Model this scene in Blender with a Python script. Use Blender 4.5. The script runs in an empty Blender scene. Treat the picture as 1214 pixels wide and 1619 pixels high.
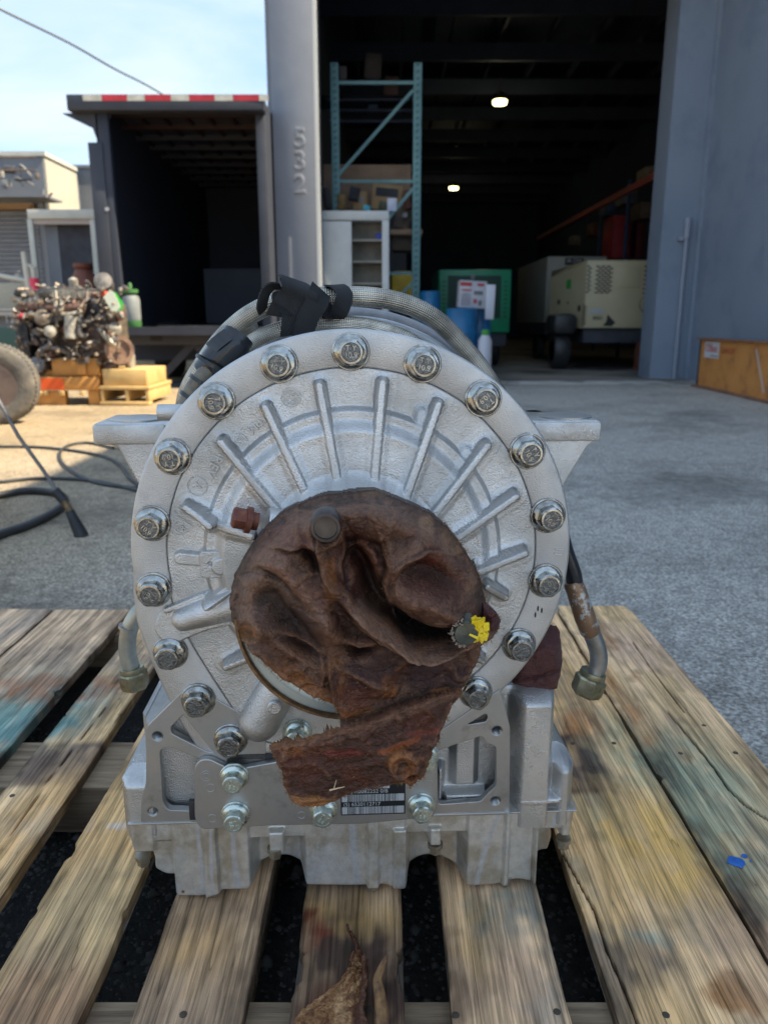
import bpy, bmesh, math, random
import numpy as np
from mathutils import Vector, Matrix
R = math.radians
scene = bpy.context.scene
COL = scene.collection
random.seed(7)

# ------------------------------------------------------------------ camera
CAMH, PITCH, FPX = .92, R(14), 1200.
cd = bpy.data.cameras.new('camera'); cam = bpy.data.objects.new('camera', cd); COL.objects.link(cam)
cam.location = (0, 0, CAMH); cam.rotation_euler = (R(90) - PITCH, 0, 0)
cd.sensor_fit = 'VERTICAL'; cd.sensor_height = 24; cd.sensor_width = 18
cd.lens = 24 * FPX / 1619; cd.clip_start = .02; cd.clip_end = 900
cd.dof.use_dof = True; cd.dof.focus_distance = .91; cd.dof.aperture_fstop = 4.4
scene.camera = cam

# ------------------------------------------------------------------ sky, sun, exposure
EL = R(50); SUN = Vector((math.cos(EL) * .990, -math.cos(EL) * .14, math.sin(EL)))
w = bpy.data.worlds.new('World'); scene.world = w; w.use_nodes = True
nt = w.node_tree; nt.nodes.clear()
def N(t, k, **kw):
    n = t.nodes.new(k)
    for a, v in kw.items():
        if a.startswith('i_'):
            n.inputs[a[2:].replace('_', ' ')].default_value = v
        else: setattr(n, a, v)
    return n
sky = N(nt, 'ShaderNodeTexSky'); sky.sky_type = 'NISHITA'; sky.sun_disc = False
sky.sun_elevation = EL; sky.sun_rotation = math.atan2(SUN.x, SUN.y); sky.air_density = 1.0; sky.dust_density = .6; sky.ozone_density = 1.3
tc = N(nt, 'ShaderNodeTexCoord'); mp = N(nt, 'ShaderNodeMapping'); mp.inputs['Scale'].default_value = (1.2, 1.2, 4.5)
mp.inputs['Location'].default_value = (3.1, .4, .3)
nz = N(nt, 'ShaderNodeTexNoise', i_Scale=1.9, i_Detail=7, i_Roughness=.55, i_Distortion=.5)
cr = N(nt, 'ShaderNodeValToRGB'); cr.color_ramp.elements[0].position = .46; cr.color_ramp.elements[1].position = .72
mx = N(nt, 'ShaderNodeMixRGB'); mx.inputs[2].default_value = (2.3, 2.42, 2.5, 1)
bg = N(nt, 'ShaderNodeBackground', i_Strength=.085); wo = N(nt, 'ShaderNodeOutputWorld')
L = nt.links.new
L(tc.outputs['Generated'], mp.inputs[0]); L(mp.outputs[0], nz.inputs['Vector']); L(nz.outputs['Fac'], cr.inputs[0])
mm = N(nt, 'ShaderNodeMath', operation='MULTIPLY'); mm.inputs[1].default_value = .62
L(cr.outputs[0], mm.inputs[0]); L(mm.outputs[0], mx.inputs[0]); veil = N(nt, 'ShaderNodeMixRGB'); veil.inputs[0].default_value = .84; veil.inputs[2].default_value = (1.10, 1.54, 2.10, 1); L(sky.outputs[0], veil.inputs[1]); L(veil.outputs[0], mx.inputs[1]); L(mx.outputs[0], bg.inputs[0]); L(bg.outputs[0], wo.inputs[0])
sd = bpy.data.lights.new('sun', 'SUN'); sd.energy = 2.0; sd.angle = R(.53); sd.color = (1, .87, .66)
so = bpy.data.objects.new('sun', sd); COL.objects.link(so); so.rotation_euler = (-SUN).to_track_quat('-Z', 'Y').to_euler()
so.location = (10, -2, 14)
vs = scene.view_settings; scene.display_settings.display_device = 'sRGB'
vs.view_transform = 'Standard'; vs.look = 'None'; vs.gamma = 1; vs.use_curve_mapping = False; vs.exposure = 2.55

# ------------------------------------------------------------------ surveying: where a sight line of the photograph meets a plane of the yard
def ray(px, py):
    dx = (px - 607) / FPX; dy = -(py - 809.5) / FPX
    return np.array([dx, math.cos(PITCH) + dy * math.sin(PITCH), -math.sin(PITCH) + dy * math.cos(PITCH)])
def at(px, py, Y):
    d = ray(px, py); t = Y / d[1]; return (d[0] * t, Y, CAMH + d[2] * t)
def gz(px, py, z=0):
    d = ray(px, py); t = (z - CAMH) / d[2]; return (d[0] * t, d[1] * t, z)
TO = np.array([-.04, .90, .147]); TA = R(2.8)           # the gearbox stands here, turned a little
def T(px, py, yl=0.):                                      # -> local x, z on the gearbox plane yl
    d = ray(px, py); c, s = math.cos(TA), math.sin(TA)
    o = np.array([0, 0, CAMH]) - TO
    ol = np.array([c * o[0] + s * o[1], -s * o[0] + c * o[1], o[2]]); dl = np.array([c * d[0] + s * d[1], -s * d[0] + c * d[1], d[2]])
    t = (yl - ol[1]) / dl[1]; p = ol + dl * t; return (p[0], p[2])
def T3(px, py, yl=0.):
    x, z = T(px, py, yl); return (x, yl, z)
def toworld(p):
    c, s = math.cos(TA), math.sin(TA); return (TO[0] + c * p[0] - s * p[1], TO[1] + s * p[0] + c * p[1], TO[2] + p[2])

# ------------------------------------------------------------------ materials
def mk(name, c1, c2=None, s=6, lo=.35, hi=.65, c3=None, s3=2, lo3=.5, hi3=.62, rough=.6, r2=None, metal=0, bump=0, bs=200, bd=.001,
       stretch=(1, 1, 1), attr=None, det=6, spec=.5, emit=None, b2=0, bs2=20, bd2=.004, ao=None, coat=0, trans=0, wave=None, fine=None, rings=None):
    m = bpy.data.materials.new(name); m.use_nodes = True; t = m.node_tree; t.nodes.clear(); l = t.links.new
    o = N(t, 'ShaderNodeOutputMaterial'); b = N(t, 'ShaderNodeBsdfPrincipled'); l(b.outputs[0], o.inputs[0])
    b.inputs['Metallic'].default_value = metal; b.inputs['Roughness'].default_value = rough; b.inputs['Specular IOR Level'].default_value = spec
    b.inputs['Coat Weight'].default_value = coat; b.inputs['Transmission Weight'].default_value = trans
    tc = N(t, 'ShaderNodeTexCoord'); mp = N(t, 'ShaderNodeMapping'); mp.inputs['Scale'].default_value = stretch
    oi = N(t, 'ShaderNodeObjectInfo'); va = N(t, 'ShaderNodeVectorMath', operation='ADD')
    sc = N(t, 'ShaderNodeVectorMath', operation='SCALE'); sc.inputs['Scale'].default_value = 37.; l(oi.outputs['Random'], sc.inputs[0])
    l(tc.outputs['Object'], va.inputs[0]); l(sc.outputs[0], va.inputs[1])
    l(va.outputs[0], mp.inputs[0]); v = mp.outputs[0]; raw = va.outputs[0]
    col = None
    def rgb(c): 
        n = N(t, 'ShaderNodeRGB'); n.outputs[0].default_value = (*c, 1); return n.outputs[0]
    if attr:
        a = N(t, 'ShaderNodeVertexColor', layer_name=attr); col = a.outputs[0]
        if c2 is not None:
            n = N(t, 'ShaderNodeTexNoise', i_Scale=s, i_Detail=det, i_Roughness=.65); l(v, n.inputs['Vector'])
            mr = N(t, 'ShaderNodeMapRange'); mr.inputs[1].default_value = lo; mr.inputs[2].default_value = hi; l(n.outputs['Fac'], mr.inputs[0])
            q = N(t, 'ShaderNodeMixRGB'); l(mr.outputs[0], q.inputs[0]); q.inputs[1].default_value = (*c1, 1); q.inputs[2].default_value = (*c2, 1)
            g = N(t, 'ShaderNodeMixRGB', blend_type='MULTIPLY'); g.inputs[0].default_value = 1; l(col, g.inputs[1]); l(q.outputs[0], g.inputs[2]); col = g.outputs[0]
    else:
        col = rgb(c1)
        if c2 is not None:
            n = N(t, 'ShaderNodeTexNoise', i_Scale=s, i_Detail=det, i_Roughness=.6); l(v, n.inputs['Vector'])
            mr = N(t, 'ShaderNodeMapRange'); mr.inputs[1].default_value = lo; mr.inputs[2].default_value = hi; l(n.outputs['Fac'], mr.inputs[0])
            q = N(t, 'ShaderNodeMixRGB'); l(mr.outputs[0], q.inputs[0]); l(col, q.inputs[1]); q.inputs[2].default_value = (*c2, 1); col = q.outputs[0]
            if r2 is not None:
                rr = N(t, 'ShaderNodeMapRange'); rr.inputs[3].default_value = rough; rr.inputs[4].default_value = r2; l(mr.outputs[0], rr.inputs[0]); l(rr.outputs[0], b.inputs['Roughness'])
    if c3 is not None:
        n = N(t, 'ShaderNodeTexNoise', i_Scale=s3, i_Detail=8, i_Roughness=.7); l(raw, n.inputs['Vector'])
        mr = N(t, 'ShaderNodeMapRange'); mr.inputs[1].default_value = lo3; mr.inputs[2].default_value = hi3; l(n.outputs['Fac'], mr.inputs[0])
        q = N(t, 'ShaderNodeMixRGB'); l(mr.outputs[0], q.inputs[0]); l(col, q.inputs[1]); q.inputs[2].default_value = (*c3, 1); col = q.outputs[0]
    if fine:
        fm = N(t, 'ShaderNodeMapping'); fm.inputs['Scale'].default_value = fine[4:7]; l(raw, fm.inputs[0]); n = N(t, 'ShaderNodeTexNoise', i_Scale=fine[0], i_Detail=6, i_Roughness=.7); l(fm.outputs[0], n.inputs['Vector'])
        mr = N(t, 'ShaderNodeMapRange'); mr.inputs[1].default_value = fine[1]; mr.inputs[2].default_value = fine[2]; mr.inputs[3].default_value = fine[3]; mr.inputs[4].default_value = 1.08; l(n.outputs['Fac'], mr.inputs[0])
        q = N(t, 'ShaderNodeVectorMath', operation='SCALE'); l(col, q.inputs[0]); l(mr.outputs[0], q.inputs['Scale']); col = q.outputs[0]
    for rings in (rings or []):                               # growth-ring figure: contour lines of a field drawn out along the board
        fm = N(t, 'ShaderNodeMapping'); fm.inputs['Scale'].default_value = (1, rings[4], 1); l(raw, fm.inputs[0]); n = N(t, 'ShaderNodeTexNoise', i_Scale=rings[0], i_Detail=2.5, i_Roughness=.45); l(fm.outputs[0], n.inputs['Vector'])
        k = N(t, 'ShaderNodeMath', operation='MULTIPLY'); k.inputs[1].default_value = rings[1]; l(n.outputs['Fac'], k.inputs[0]); f = N(t, 'ShaderNodeMath', operation='FRACT'); l(k.outputs[0], f.inputs[0])
        mr = N(t, 'ShaderNodeFloatCurve'); cv = mr.mapping.curves[0]; cv.points[0].location = (0, rings[2]); cv.points[1].location = (1, rings[2]); cv.points.new((1 - rings[3]) * .35, 1.0); cv.points.new(rings[3], 1.); mr.mapping.update(); l(f.outputs[0], mr.inputs['Value'])
        q = N(t, 'ShaderNodeVectorMath', operation='SCALE'); l(col, q.inputs[0]); l(mr.outputs[0], q.inputs['Scale']); col = q.outputs[0]
    if wave:                                                  # warm sunlit tone painted into the ground colour towards one side
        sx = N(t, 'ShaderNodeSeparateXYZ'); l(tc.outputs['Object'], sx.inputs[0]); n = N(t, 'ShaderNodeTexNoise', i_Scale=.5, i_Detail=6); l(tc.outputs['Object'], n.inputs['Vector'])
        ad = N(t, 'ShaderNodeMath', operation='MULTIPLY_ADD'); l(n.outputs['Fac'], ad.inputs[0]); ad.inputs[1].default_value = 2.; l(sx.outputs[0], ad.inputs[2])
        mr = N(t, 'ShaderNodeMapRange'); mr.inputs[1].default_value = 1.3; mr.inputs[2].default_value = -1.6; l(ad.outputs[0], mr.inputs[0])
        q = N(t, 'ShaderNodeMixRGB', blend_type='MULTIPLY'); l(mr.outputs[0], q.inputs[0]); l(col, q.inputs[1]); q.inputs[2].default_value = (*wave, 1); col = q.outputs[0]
    l(col, b.inputs['Base Color'])
    last = None
    if bump:
        n = N(t, 'ShaderNodeTexNoise', i_Scale=bs, i_Detail=3, i_Roughness=.6); l(v, n.inputs['Vector'])
        p = N(t, 'ShaderNodeBump', i_Strength=bump, i_Distance=bd); l(n.outputs['Fac'], p.inputs['Height']); last = p
    if b2:
        n = N(t, 'ShaderNodeTexNoise', i_Scale=bs2, i_Detail=5, i_Roughness=.6); l(raw, n.inputs['Vector'])
        p = N(t, 'ShaderNodeBump', i_Strength=b2, i_Distance=bd2); l(n.outputs['Fac'], p.inputs['Height'])
        if last: l(last.outputs[0], p.inputs['Normal'])
        last = p
    if last: l(last.outputs[0], b.inputs['Normal'])
    if emit:
        b.inputs['Emission Color'].default_value = (*emit[:3], 1); b.inputs['Emission Strength'].default_value = emit[3]
    m['bsdf'] = b.name
    return m

# ------------------------------------------------------------------ mesh helpers
def link(o, parent=None):
    COL.objects.link(o)
    if parent is not None: o.parent = parent
    return o
def tag(o, label=None, cat=None, group=None, kind=None):
    if label: o['label'] = label
    if cat: o['category'] = cat
    if group: o['group'] = group
    if kind: o['kind'] = kind
    return o
def thing(name, label, cat, loc=(0, 0, 0), rz=0, group=None):
    o = bpy.data.objects.new(name, None); o.location = loc; o.rotation_euler = (0, 0, rz); o.empty_display_size = .1
    link(o); return tag(o, label, cat, group)
def copy_tree(o, parent=None):
    c = o.copy(); COL.objects.link(c)
    if parent: c.parent = parent
    for ch in [k for k in bpy.data.objects if k.parent == o]: copy_tree(ch, c)
    return c
def rawmesh(name, V, Fc, smooth=False, ang=None):
    me = bpy.data.meshes.new(name); V = np.asarray(V, dtype=np.float32)
    me.vertices.add(len(V)); me.vertices.foreach_set('co', V.ravel())
    Fc = np.asarray(Fc, dtype=np.int32); k = Fc.shape[1]
    me.loops.add(Fc.size); me.loops.foreach_set('vertex_index', Fc.ravel())
    me.polygons.add(len(Fc)); me.polygons.foreach_set('loop_start', np.arange(0, Fc.size, k, dtype=np.int32)); me.polygons.foreach_set('loop_total', np.full(len(Fc), k, dtype=np.int32))
    me.update(calc_edges=True); me.validate()
    if smooth: me.shade_smooth()
    if ang: me.set_sharp_from_angle(angle=R(ang))
    return me
class MB:
    def __init__(s): s.b = bmesh.new(); s.uv = None
    def box(s, a, b, rz=0, bev=0, mat=None):
        (x0, y0, z0), (x1, y1, z1) = a, b
        c = Vector(((x0 + x1) / 2, (y0 + y1) / 2, (z0 + z1) / 2))
        M = Matrix.Translation(c) @ Matrix.Rotation(rz, 4, 'Z')
        if mat is not None: M = mat
        r = bmesh.ops.create_cube(s.b, size=1, matrix=M @ Matrix.Diagonal((abs(x1 - x0), abs(y1 - y0), abs(z1 - z0), 1)))
        if bev:
            ed = {e for v in r['verts'] for e in v.link_edges}
            bmesh.ops.bevel(s.b, geom=list(ed), offset=bev, segments=2, profile=.5, affect='EDGES')
        return s
    def bar(s, p, q, w=.05, h=.05, bev=0):
        p, q = Vector(p), Vector(q); d = q - p
        M = Matrix.Translation((p + q) / 2) @ d.to_track_quat('Y', 'Z').to_matrix().to_4x4()
        return s.box((-w / 2, -d.length / 2, -h / 2), (w / 2, d.length / 2, h / 2), mat=M, bev=bev)
    def lathe(s, prof, M=None, n=24, cap=True):            # prof: (radius, height) along local z
        M = M or Matrix(); rings = []
        for r, z in prof:
            rings.append([s.b.verts.new(M @ Vector((r * math.cos(2 * math.pi * i / n), r * math.sin(2 * math.pi * i / n), z))) for i in range(n)])
        for a, b in zip(rings, rings[1:]):
            for i in range(n):
                s.b.faces.new((a[i], a[(i + 1) % n], b[(i + 1) % n], b[i]))
        if cap:
            s.b.faces.new(rings[0][::-1]); s.b.faces.new(rings[-1])
        return s
    def cyl(s, p, q, r, n=16, r2=None):
        p, q = Vector(p), Vector(q); d = q - p
        M = Matrix.Translation(p) @ d.to_track_quat('Z', 'Y').to_matrix().to_4x4()
        return s.lathe([(r, 0), (r if r2 is None else r2, d.length)], M, n)
    def tube(s, pts, r, n=12, uv=False, cap=True):
        pts = [Vector(p) for p in pts]; rs = r if isinstance(r, (list, tuple)) else [r] * len(pts)
        t0 = (pts[1] - pts[0]).normalized(); nrm = t0.orthogonal().normalized(); rings = []; ln = 0; L_ = [0]
        for i, p in enumerate(pts):
            t = (pts[min(i + 1, len(pts) - 1)] - pts[max(i - 1, 0)]).normalized()
            nrm = (nrm - t * nrm.dot(t)).normalized(); bn = t.cross(nrm)
            rings.append([s.b.verts.new(p + (nrm * math.cos(2 * math.pi * k / n) + bn * math.sin(2 * math.pi * k / n)) * rs[i]) for k in range(n)])
            if i: ln += (p - pts[i - 1]).length; L_.append(ln)
        lay = s.b.loops.layers.uv.verify() if uv else None
        for i in range(len(pts) - 1):
            for k in range(n):
                f = s.b.faces.new((rings[i][k], rings[i][(k + 1) % n], rings[i + 1][(k + 1) % n], rings[i + 1][k]))
                if uv:
                    for lp, (u, v) in zip(f.loops, ((k, i), (k + 1, i), (k + 1, i + 1), (k, i + 1))): lp[lay].uv = (u / n, L_[v] * 10)
        if cap: s.b.faces.new(rings[0][::-1]); s.b.faces.new(rings[-1])
        return s
    def ribbon(s, pts, wid, th=.002, uv=True):             # pts, width vectors
        pts = [Vector(p) for p in pts]; wid = [Vector(a) for a in wid]; n = len(pts); lay = s.b.loops.layers.uv.verify(); rows = []; ln = 0
        for i, p in enumerate(pts):
            t = (pts[min(i + 1, n - 1)] - pts[max(i - 1, 0)]).normalized(); nn = t.cross(wid[i]).normalized() * th / 2
            rows.append([s.b.verts.new(p + wid[i] * k + nn * sg) for sg in (1, -1) for k in (-.5, -.25, 0, .25, .5)])
        for i in range(n - 1):
            ln2 = ln + (pts[i + 1] - pts[i]).length; a, b = rows[i], rows[i + 1]
            idx = [(k, k + 1) for k in range(4)] + [(4, 9)] + [(k + 1, k) for k in range(8, 4, -1)] + [(5, 0)]
            for u, v in idx:
                f = s.b.faces.new((a[u], a[v], b[v], b[u]))
                for lp, uvv in zip(f.loops, ((u % 5 / 4, ln), (v % 5 / 4, ln), (v % 5 / 4, ln2), (u % 5 / 4, ln2))): lp[lay].uv = (uvv[0], uvv[1] * 10)
            ln = ln2
        return s
    def prism(s, loop, y0, y1, bev=0):                      # polygon in x,z from y0 to y1
        a = [s.b.verts.new((x, y0, z)) for x, z in loop]; b = [s.b.verts.new((x, y1, z)) for x, z in loop]; n = len(loop)
        f1 = s.b.faces.new(a); f2 = s.b.faces.new(b[::-1])
        for i in range(n): s.b.faces.new((a[(i + 1) % n], a[i], b[i], b[(i + 1) % n]))
        return s
    def poly(s, pts): s.b.faces.new([s.b.verts.new(p) for p in pts]); return s
    def mesh(s, name, m, smooth=35):
        bmesh.ops.recalc_face_normals(s.b, faces=s.b.faces)
        me = bpy.data.meshes.new(name); s.b.to_mesh(me); s.b.free()
        if m: me.materials.append(m)
        if smooth: me.shade_smooth(); me.set_sharp_from_angle(angle=R(smooth))
        return me
    def build(s, name, m, parent=None, smooth=35, loc=None):
        o = bpy.data.objects.new(name, s.mesh(name, m, smooth)); link(o, parent)
        if loc: o.location = loc
        return o
def spl(pts, n=8):                                          # catmull-rom
    P = [np.array(p, float) for p in pts]; P = [2 * P[0] - P[1]] + P + [2 * P[-1] - P[-2]]; out = []
    for i in range(1, len(P) - 2):
        for k in range(n):
            t = k / n; a, b, c, d = P[i - 1:i + 3]
            out.append(.5 * ((2 * b) + (-a + c) * t + (2 * a - 5 * b + 4 * c - d) * t * t + (-a + 3 * b - 3 * c + d) * t ** 3))
    out.append(P[-2]); return [tuple(o) for o in out]
def rnd(loop, r, n=4):                                      # round the corners of a polygon
    out = []; k = len(loop); rr = r if isinstance(r, (list, tuple)) else [r] * k
    for i in range(k):
        p = np.array(loop[i], float); a = np.array(loop[i - 1], float) - p; b = np.array(loop[(i + 1) % k], float) - p
        la, lb = np.linalg.norm(a), np.linalg.norm(b); q = min(rr[i], la * .45, lb * .45)
        if q < 1e-5: out.append(tuple(p)); continue
        A = p + a / la * q; B = p + b / lb * q
        for j in range(n + 1):
            t = j / n; out.append(tuple((1 - t) ** 2 * A + 2 * t * (1 - t) * p + t * t * B))
    return out
DG = None
def curvemesh(name, cu, m, ang=32):
    o = bpy.data.objects.new('tmp', cu); COL.objects.link(o)
    dg = bpy.context.evaluated_depsgraph_get(); dg.update(); me = bpy.data.meshes.new_from_object(o.evaluated_get(dg))
    bpy.data.objects.remove(o); me.name = name; me.materials.clear()
    if m: me.materials.append(m)
    me.shade_smooth(); me.set_sharp_from_angle(angle=R(ang)); return me
def plate(name, loops, y0, y1, m, parent=None, bev=.001, seg=2):   # x,z loops (later ones are holes) thick from y0 (front) to y1
    cu = bpy.data.curves.new(name, 'CURVE'); cu.dimensions = '2D'; cu.fill_mode = 'BOTH'
    for lp in loops:
        sp = cu.splines.new('POLY'); sp.points.add(len(lp) - 1); sp.use_cyclic_u = True
        for p, (x, z) in zip(sp.points, lp): p.co = (x, z, 0, 1)
    cu.extrude = (y1 - y0) / 2 - bev; cu.bevel_depth = bev; cu.bevel_resolution = seg - 1; cu.offset = -bev
    me = curvemesh(name, cu, m)
    me.transform(Matrix.Translation((0, (y0 + y1) / 2, 0)) @ Matrix.Rotation(R(90), 4, 'X'))
    return link(bpy.data.objects.new(name, me), parent)
def textobj(name, s, size, m, parent, M, ext=.0006, align='CENTER', bev=0):
    cu = bpy.data.curves.new(name, 'FONT'); cu.body = s; cu.size = size; cu.extrude = ext; cu.align_x = align; cu.align_y = 'CENTER'; cu.bevel_depth = bev
    me = curvemesh(name, cu, m); me.transform(M); return link(bpy.data.objects.new(name, me), parent)
def facing(x, y, z, rot=0):                                  # text facing -Y
    return Matrix.Translation((x, y, z)) @ Matrix.Rotation(R(90), 4, 'X') @ Matrix.Rotation(rot, 4, 'Z')
def circ(cx, cz, r, n=32): return [(cx + r * math.cos(2 * math.pi * i / n), cz + r * math.sin(2 * math.pi * i / n)) for i in range(n)]

# numpy fields
def S(x, a, b): t = np.clip((x - a) / (b - a), 0, 1); return t * t * (3 - 2 * t)
def seg(x, z, a, b):
    ax, az = a; bx, bz = b; dx, dz = bx - ax, bz - az; t = np.clip(((x - ax) * dx + (z - az) * dz) / (dx * dx + dz * dz + 1e-12), 0, 1)
    return np.hypot(x - ax - t * dx, z - az - t * dz), t
def pline(x, z, P):                                         # distance, signed side, fraction along
    best = np.full(x.shape, 9.); sg = np.zeros(x.shape); fr = np.zeros(x.shape); n = len(P) - 1
    for i in range(n):
        d, t = seg(x, z, P[i], P[i + 1]); c = (P[i + 1][0] - P[i][0]) * (z - P[i][1]) - (P[i + 1][1] - P[i][1]) * (x - P[i][0])
        k = d < best; best = np.where(k, d, best); sg = np.where(k, np.sign(c), sg); fr = np.where(k, (i + t) / n, fr)
    return best, sg, fr
def polysd(x, z, P):                                        # negative inside
    d = np.full(x.shape, 9.); ins = np.zeros(x.shape, bool)
    for i in range(len(P)):
        a, b = P[i - 1], P[i]; q, _ = seg(x, z, a, b); d = np.minimum(d, q)
        c = ((a[1] > z) != (b[1] > z)) & (x < (b[0] - a[0]) * (z - a[1]) / (b[1] - a[1] + 1e-12) + a[0]); ins ^= c
    return np.where(ins, -d, d)
def smax(a, b, k): h = np.clip(.5 + .5 * (a - b) / k, 0, 1); return b + (a - b) * h + k * h * (1 - h)
def smin(a, b, k): return -smax(-a, -b, k)
def vnoise(x, y, seed):
    rs = np.random.RandomState(seed); G = rs.rand(256, 256); xi = np.floor(x).astype(int); yi = np.floor(y).astype(int)
    fx = x - xi; fy = y - yi; fx = fx * fx * (3 - 2 * fx); fy = fy * fy * (3 - 2 * fy); g = lambda i, j: G[i & 255, j & 255]
    return (g(xi, yi) * (1 - fx) + g(xi + 1, yi) * fx) * (1 - fy) + (g(xi, yi + 1) * (1 - fx) + g(xi + 1, yi + 1) * fx) * fy
def fbm(x, y, s, seed=0, o=5, g=.55):
    r = 0; a = 1; t = 0
    for i in range(o): r = r + a * vnoise(x * s + 17.3 * i, y * s + 9.1 * i, seed + i); t += a; a *= g; s *= 2.03
    return r / t
def rbox(x, z, x0, x1, z0, z1, r):                          # sd of rounded box
    qx = np.abs(x - (x0 + x1) / 2) - (x1 - x0) / 2 + r; qz = np.abs(z - (z0 + z1) / 2) - (z1 - z0) / 2 + r
    return np.hypot(np.maximum(qx, 0), np.maximum(qz, 0)) + np.minimum(np.maximum(qx, qz), 0) - r
def relief(name, X, Z, H, keep, m, parent, back=None, y0=0., col=None, extra=None):
    """grid of points (X,Z) standing proud by H towards the viewer, cut to keep; back: depth of side walls"""
    nr, nc = X.shape; V = np.stack([X, y0 - H, Z], -1).reshape(-1, 3); idx = np.arange(nr * nc).reshape(nr, nc)
    kf = keep[:-1, :-1] & keep[1:, :-1] & keep[:-1, 1:] & keep[1:, 1:]
    a, b, c, d = idx[:-1, :-1], idx[:-1, 1:], idx[1:, 1:], idx[1:, :-1]
    F_ = np.stack([a, b, c, d], -1)[kf]; C = None
    if back is not None:
        p = np.zeros((nr + 1, nc + 1), bool); p[1:-1, 1:-1] = kf; E = []
        A = idx
        for (di, dj, u, v) in ((-1, 0, lambda i, j: (A[i, j + 1], A[i, j])[::1], 0), (1, 0, lambda i, j: (A[i + 1, j], A[i + 1, j + 1]), 0), (0, -1, lambda i, j: (A[i, j], A[i + 1, j]), 0), (0, 1, lambda i, j: (A[i + 1, j + 1], A[i, j + 1]), 0)):
            q = kf & ~p[1 + di:nr + di, 1 + dj:nc + dj]; I, J = np.nonzero(q)
            if len(I): E.append(np.stack(u(I, J), -1))
        E = np.concatenate(E); used = np.unique(E); mp_ = np.full(len(V), -1); mp_[used] = np.arange(len(used)) + len(V)
        VB = V[used].copy()
        if extra is not None: VB[:, 0] = extra[0].reshape(-1)[used]; VB[:, 2] = extra[1].reshape(-1)[used]
        VB[:, 1] = back if np.isscalar(back) else back.reshape(-1)[used]; V2 = V[used].copy(); n1 = len(V); n2 = n1 + len(used)
        mp2 = np.full(len(V), -1); mp2[used] = np.arange(len(used)) + n1          # duplicated rim so shading stays crisp
        mp3 = mp2 + len(used)
        W_ = np.stack([mp2[E[:, 0]], mp2[E[:, 1]], mp3[E[:, 1]], mp3[E[:, 0]]], -1)
        F_ = np.concatenate([F_, W_]); V = np.concatenate([V, V2, VB])
        if col is not None: cc = col.reshape(-1, 3); C = np.concatenate([cc, cc[used], cc[used]])
    elif col is not None: C = col.reshape(-1, 3)
    u = np.unique(F_); r_ = np.full(len(V), -1); r_[u] = np.arange(len(u)); F_ = r_[F_]; V = V[u]
    me = rawmesh(name, V, F_, True)
    if C is not None:
        C = C[u]; at_ = me.color_attributes.new('Col', 'FLOAT_COLOR', 'POINT'); at_.data.foreach_set('color', np.c_[C, np.ones(len(C))].astype(np.float32).ravel())
    me.materials.append(m)
    return link(bpy.data.objects.new(name, me), parent)
def grid(x0, x1, z0, z1, st): return np.meshgrid(np.arange(x0, x1 + st, st), np.arange(z0, z1 + st, st))
def lerpc(c, c2, t): return c * (1 - t[..., None]) + np.array(c2) * t[..., None]
# ------------------------------------------------------------------ material set
ALU = mk('cast_aluminium', (.69, .68, .67), (.50, .495, .485), s=12, metal=.93, rough=.25, r2=.36, bump=.85, bs=560, bd=.0014, c3=(.40, .38, .35), s3=9, lo3=.54, hi3=.74)
ALUF = mk('flange_aluminium', (.63, .62, .61), (.52, .51, .50), s=14, metal=.9, rough=.34, r2=.44, bump=.8, bs=600, bd=.0012, c3=(.40, .40, .41), s3=11, lo3=.6, hi3=.75)
ALUM = mk('machined_aluminium', (.52, .51, .50), (.43, .425, .415), s=20, metal=.9, rough=.36, r2=.46, bump=.1, bs=900, bd=.0004, c3=(.30, .295, .28), s3=16, lo3=.58, hi3=.72)
ALUP = mk('oily_cast_aluminium', (.56, .55, .53), (.42, .40, .36), s=11, metal=.8, rough=.42, r2=.55, bump=.5, bs=380, bd=.0012, c3=(.32, .28, .22), s3=9, lo3=.48, hi3=.68)
CHROME = mk('plated_bolt', (.50, .51, .49), (.24, .23, .215), s=90, metal=1, rough=.12, r2=.3, bump=.35, bs=160, bd=.0016, c3=(.30, .17, .10), s3=120, lo3=.60, hi3=.70)
CHROMD = mk('bolt_recess', (.22, .225, .225), (.12, .12, .12), s=200, metal=1, rough=.2, r2=.4, bump=.9, bs=300, bd=.002)
ZINC = mk('green_zinc', (.66, .72, .66), (.5, .55, .5), s=60, metal=.9, rough=.22, r2=.35, bump=.2, bs=200, bd=.0008)
STEEL = mk('dull_steel', (.45, .46, .46), (.28, .27, .25), s=25, metal=.95, rough=.28, r2=.45, bump=.15, bs=200, bd=.0008)
BRASSY = mk('yellow_zinc_nut', (.40, .38, .26), (.17, .15, .10), s=40, metal=.9, rough=.3, r2=.5, bump=.3, bs=150, bd=.001)
RUST = mk('rusty_steel', (.24, .085, .05), (.12, .035, .025), s=90, metal=.3, rough=.55, bump=.6, bs=300, bd=.001)
BLK = mk('black_rubber', (.02, .02, .022), (.035, .035, .037), s=30, rough=.45, bump=.2, bs=120, bd=.001)
SHINYBLK = mk('black_sleeve', (.014, .016, .02), rough=.22, spec=.6, bump=.3, bs=40, bd=.002)
DARKH = mk('hole_dark', (.03, .03, .03), rough=.7)
HUBM = mk('output_flange', (.60, .61, .54), (.50, .51, .45), s=18, metal=.35, rough=.35, r2=.5, c3=(.10, .07, .04), s3=60, lo3=.62, hi3=.7)
LABEL = mk('label_black', (.012, .014, .016), rough=.35); WHITEP = mk('label_grey', (.42, .43, .44), rough=.45)
YEL = mk('yellow_paint', (.90, .68, .01), (.75, .5, .01), s=90, rough=.4, bump=.8, bs=300, bd=.002)
BLUEP = mk('blue_paint', (.02, .16, .55), (.01, .1, .4), s=60, rough=.5)
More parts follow.
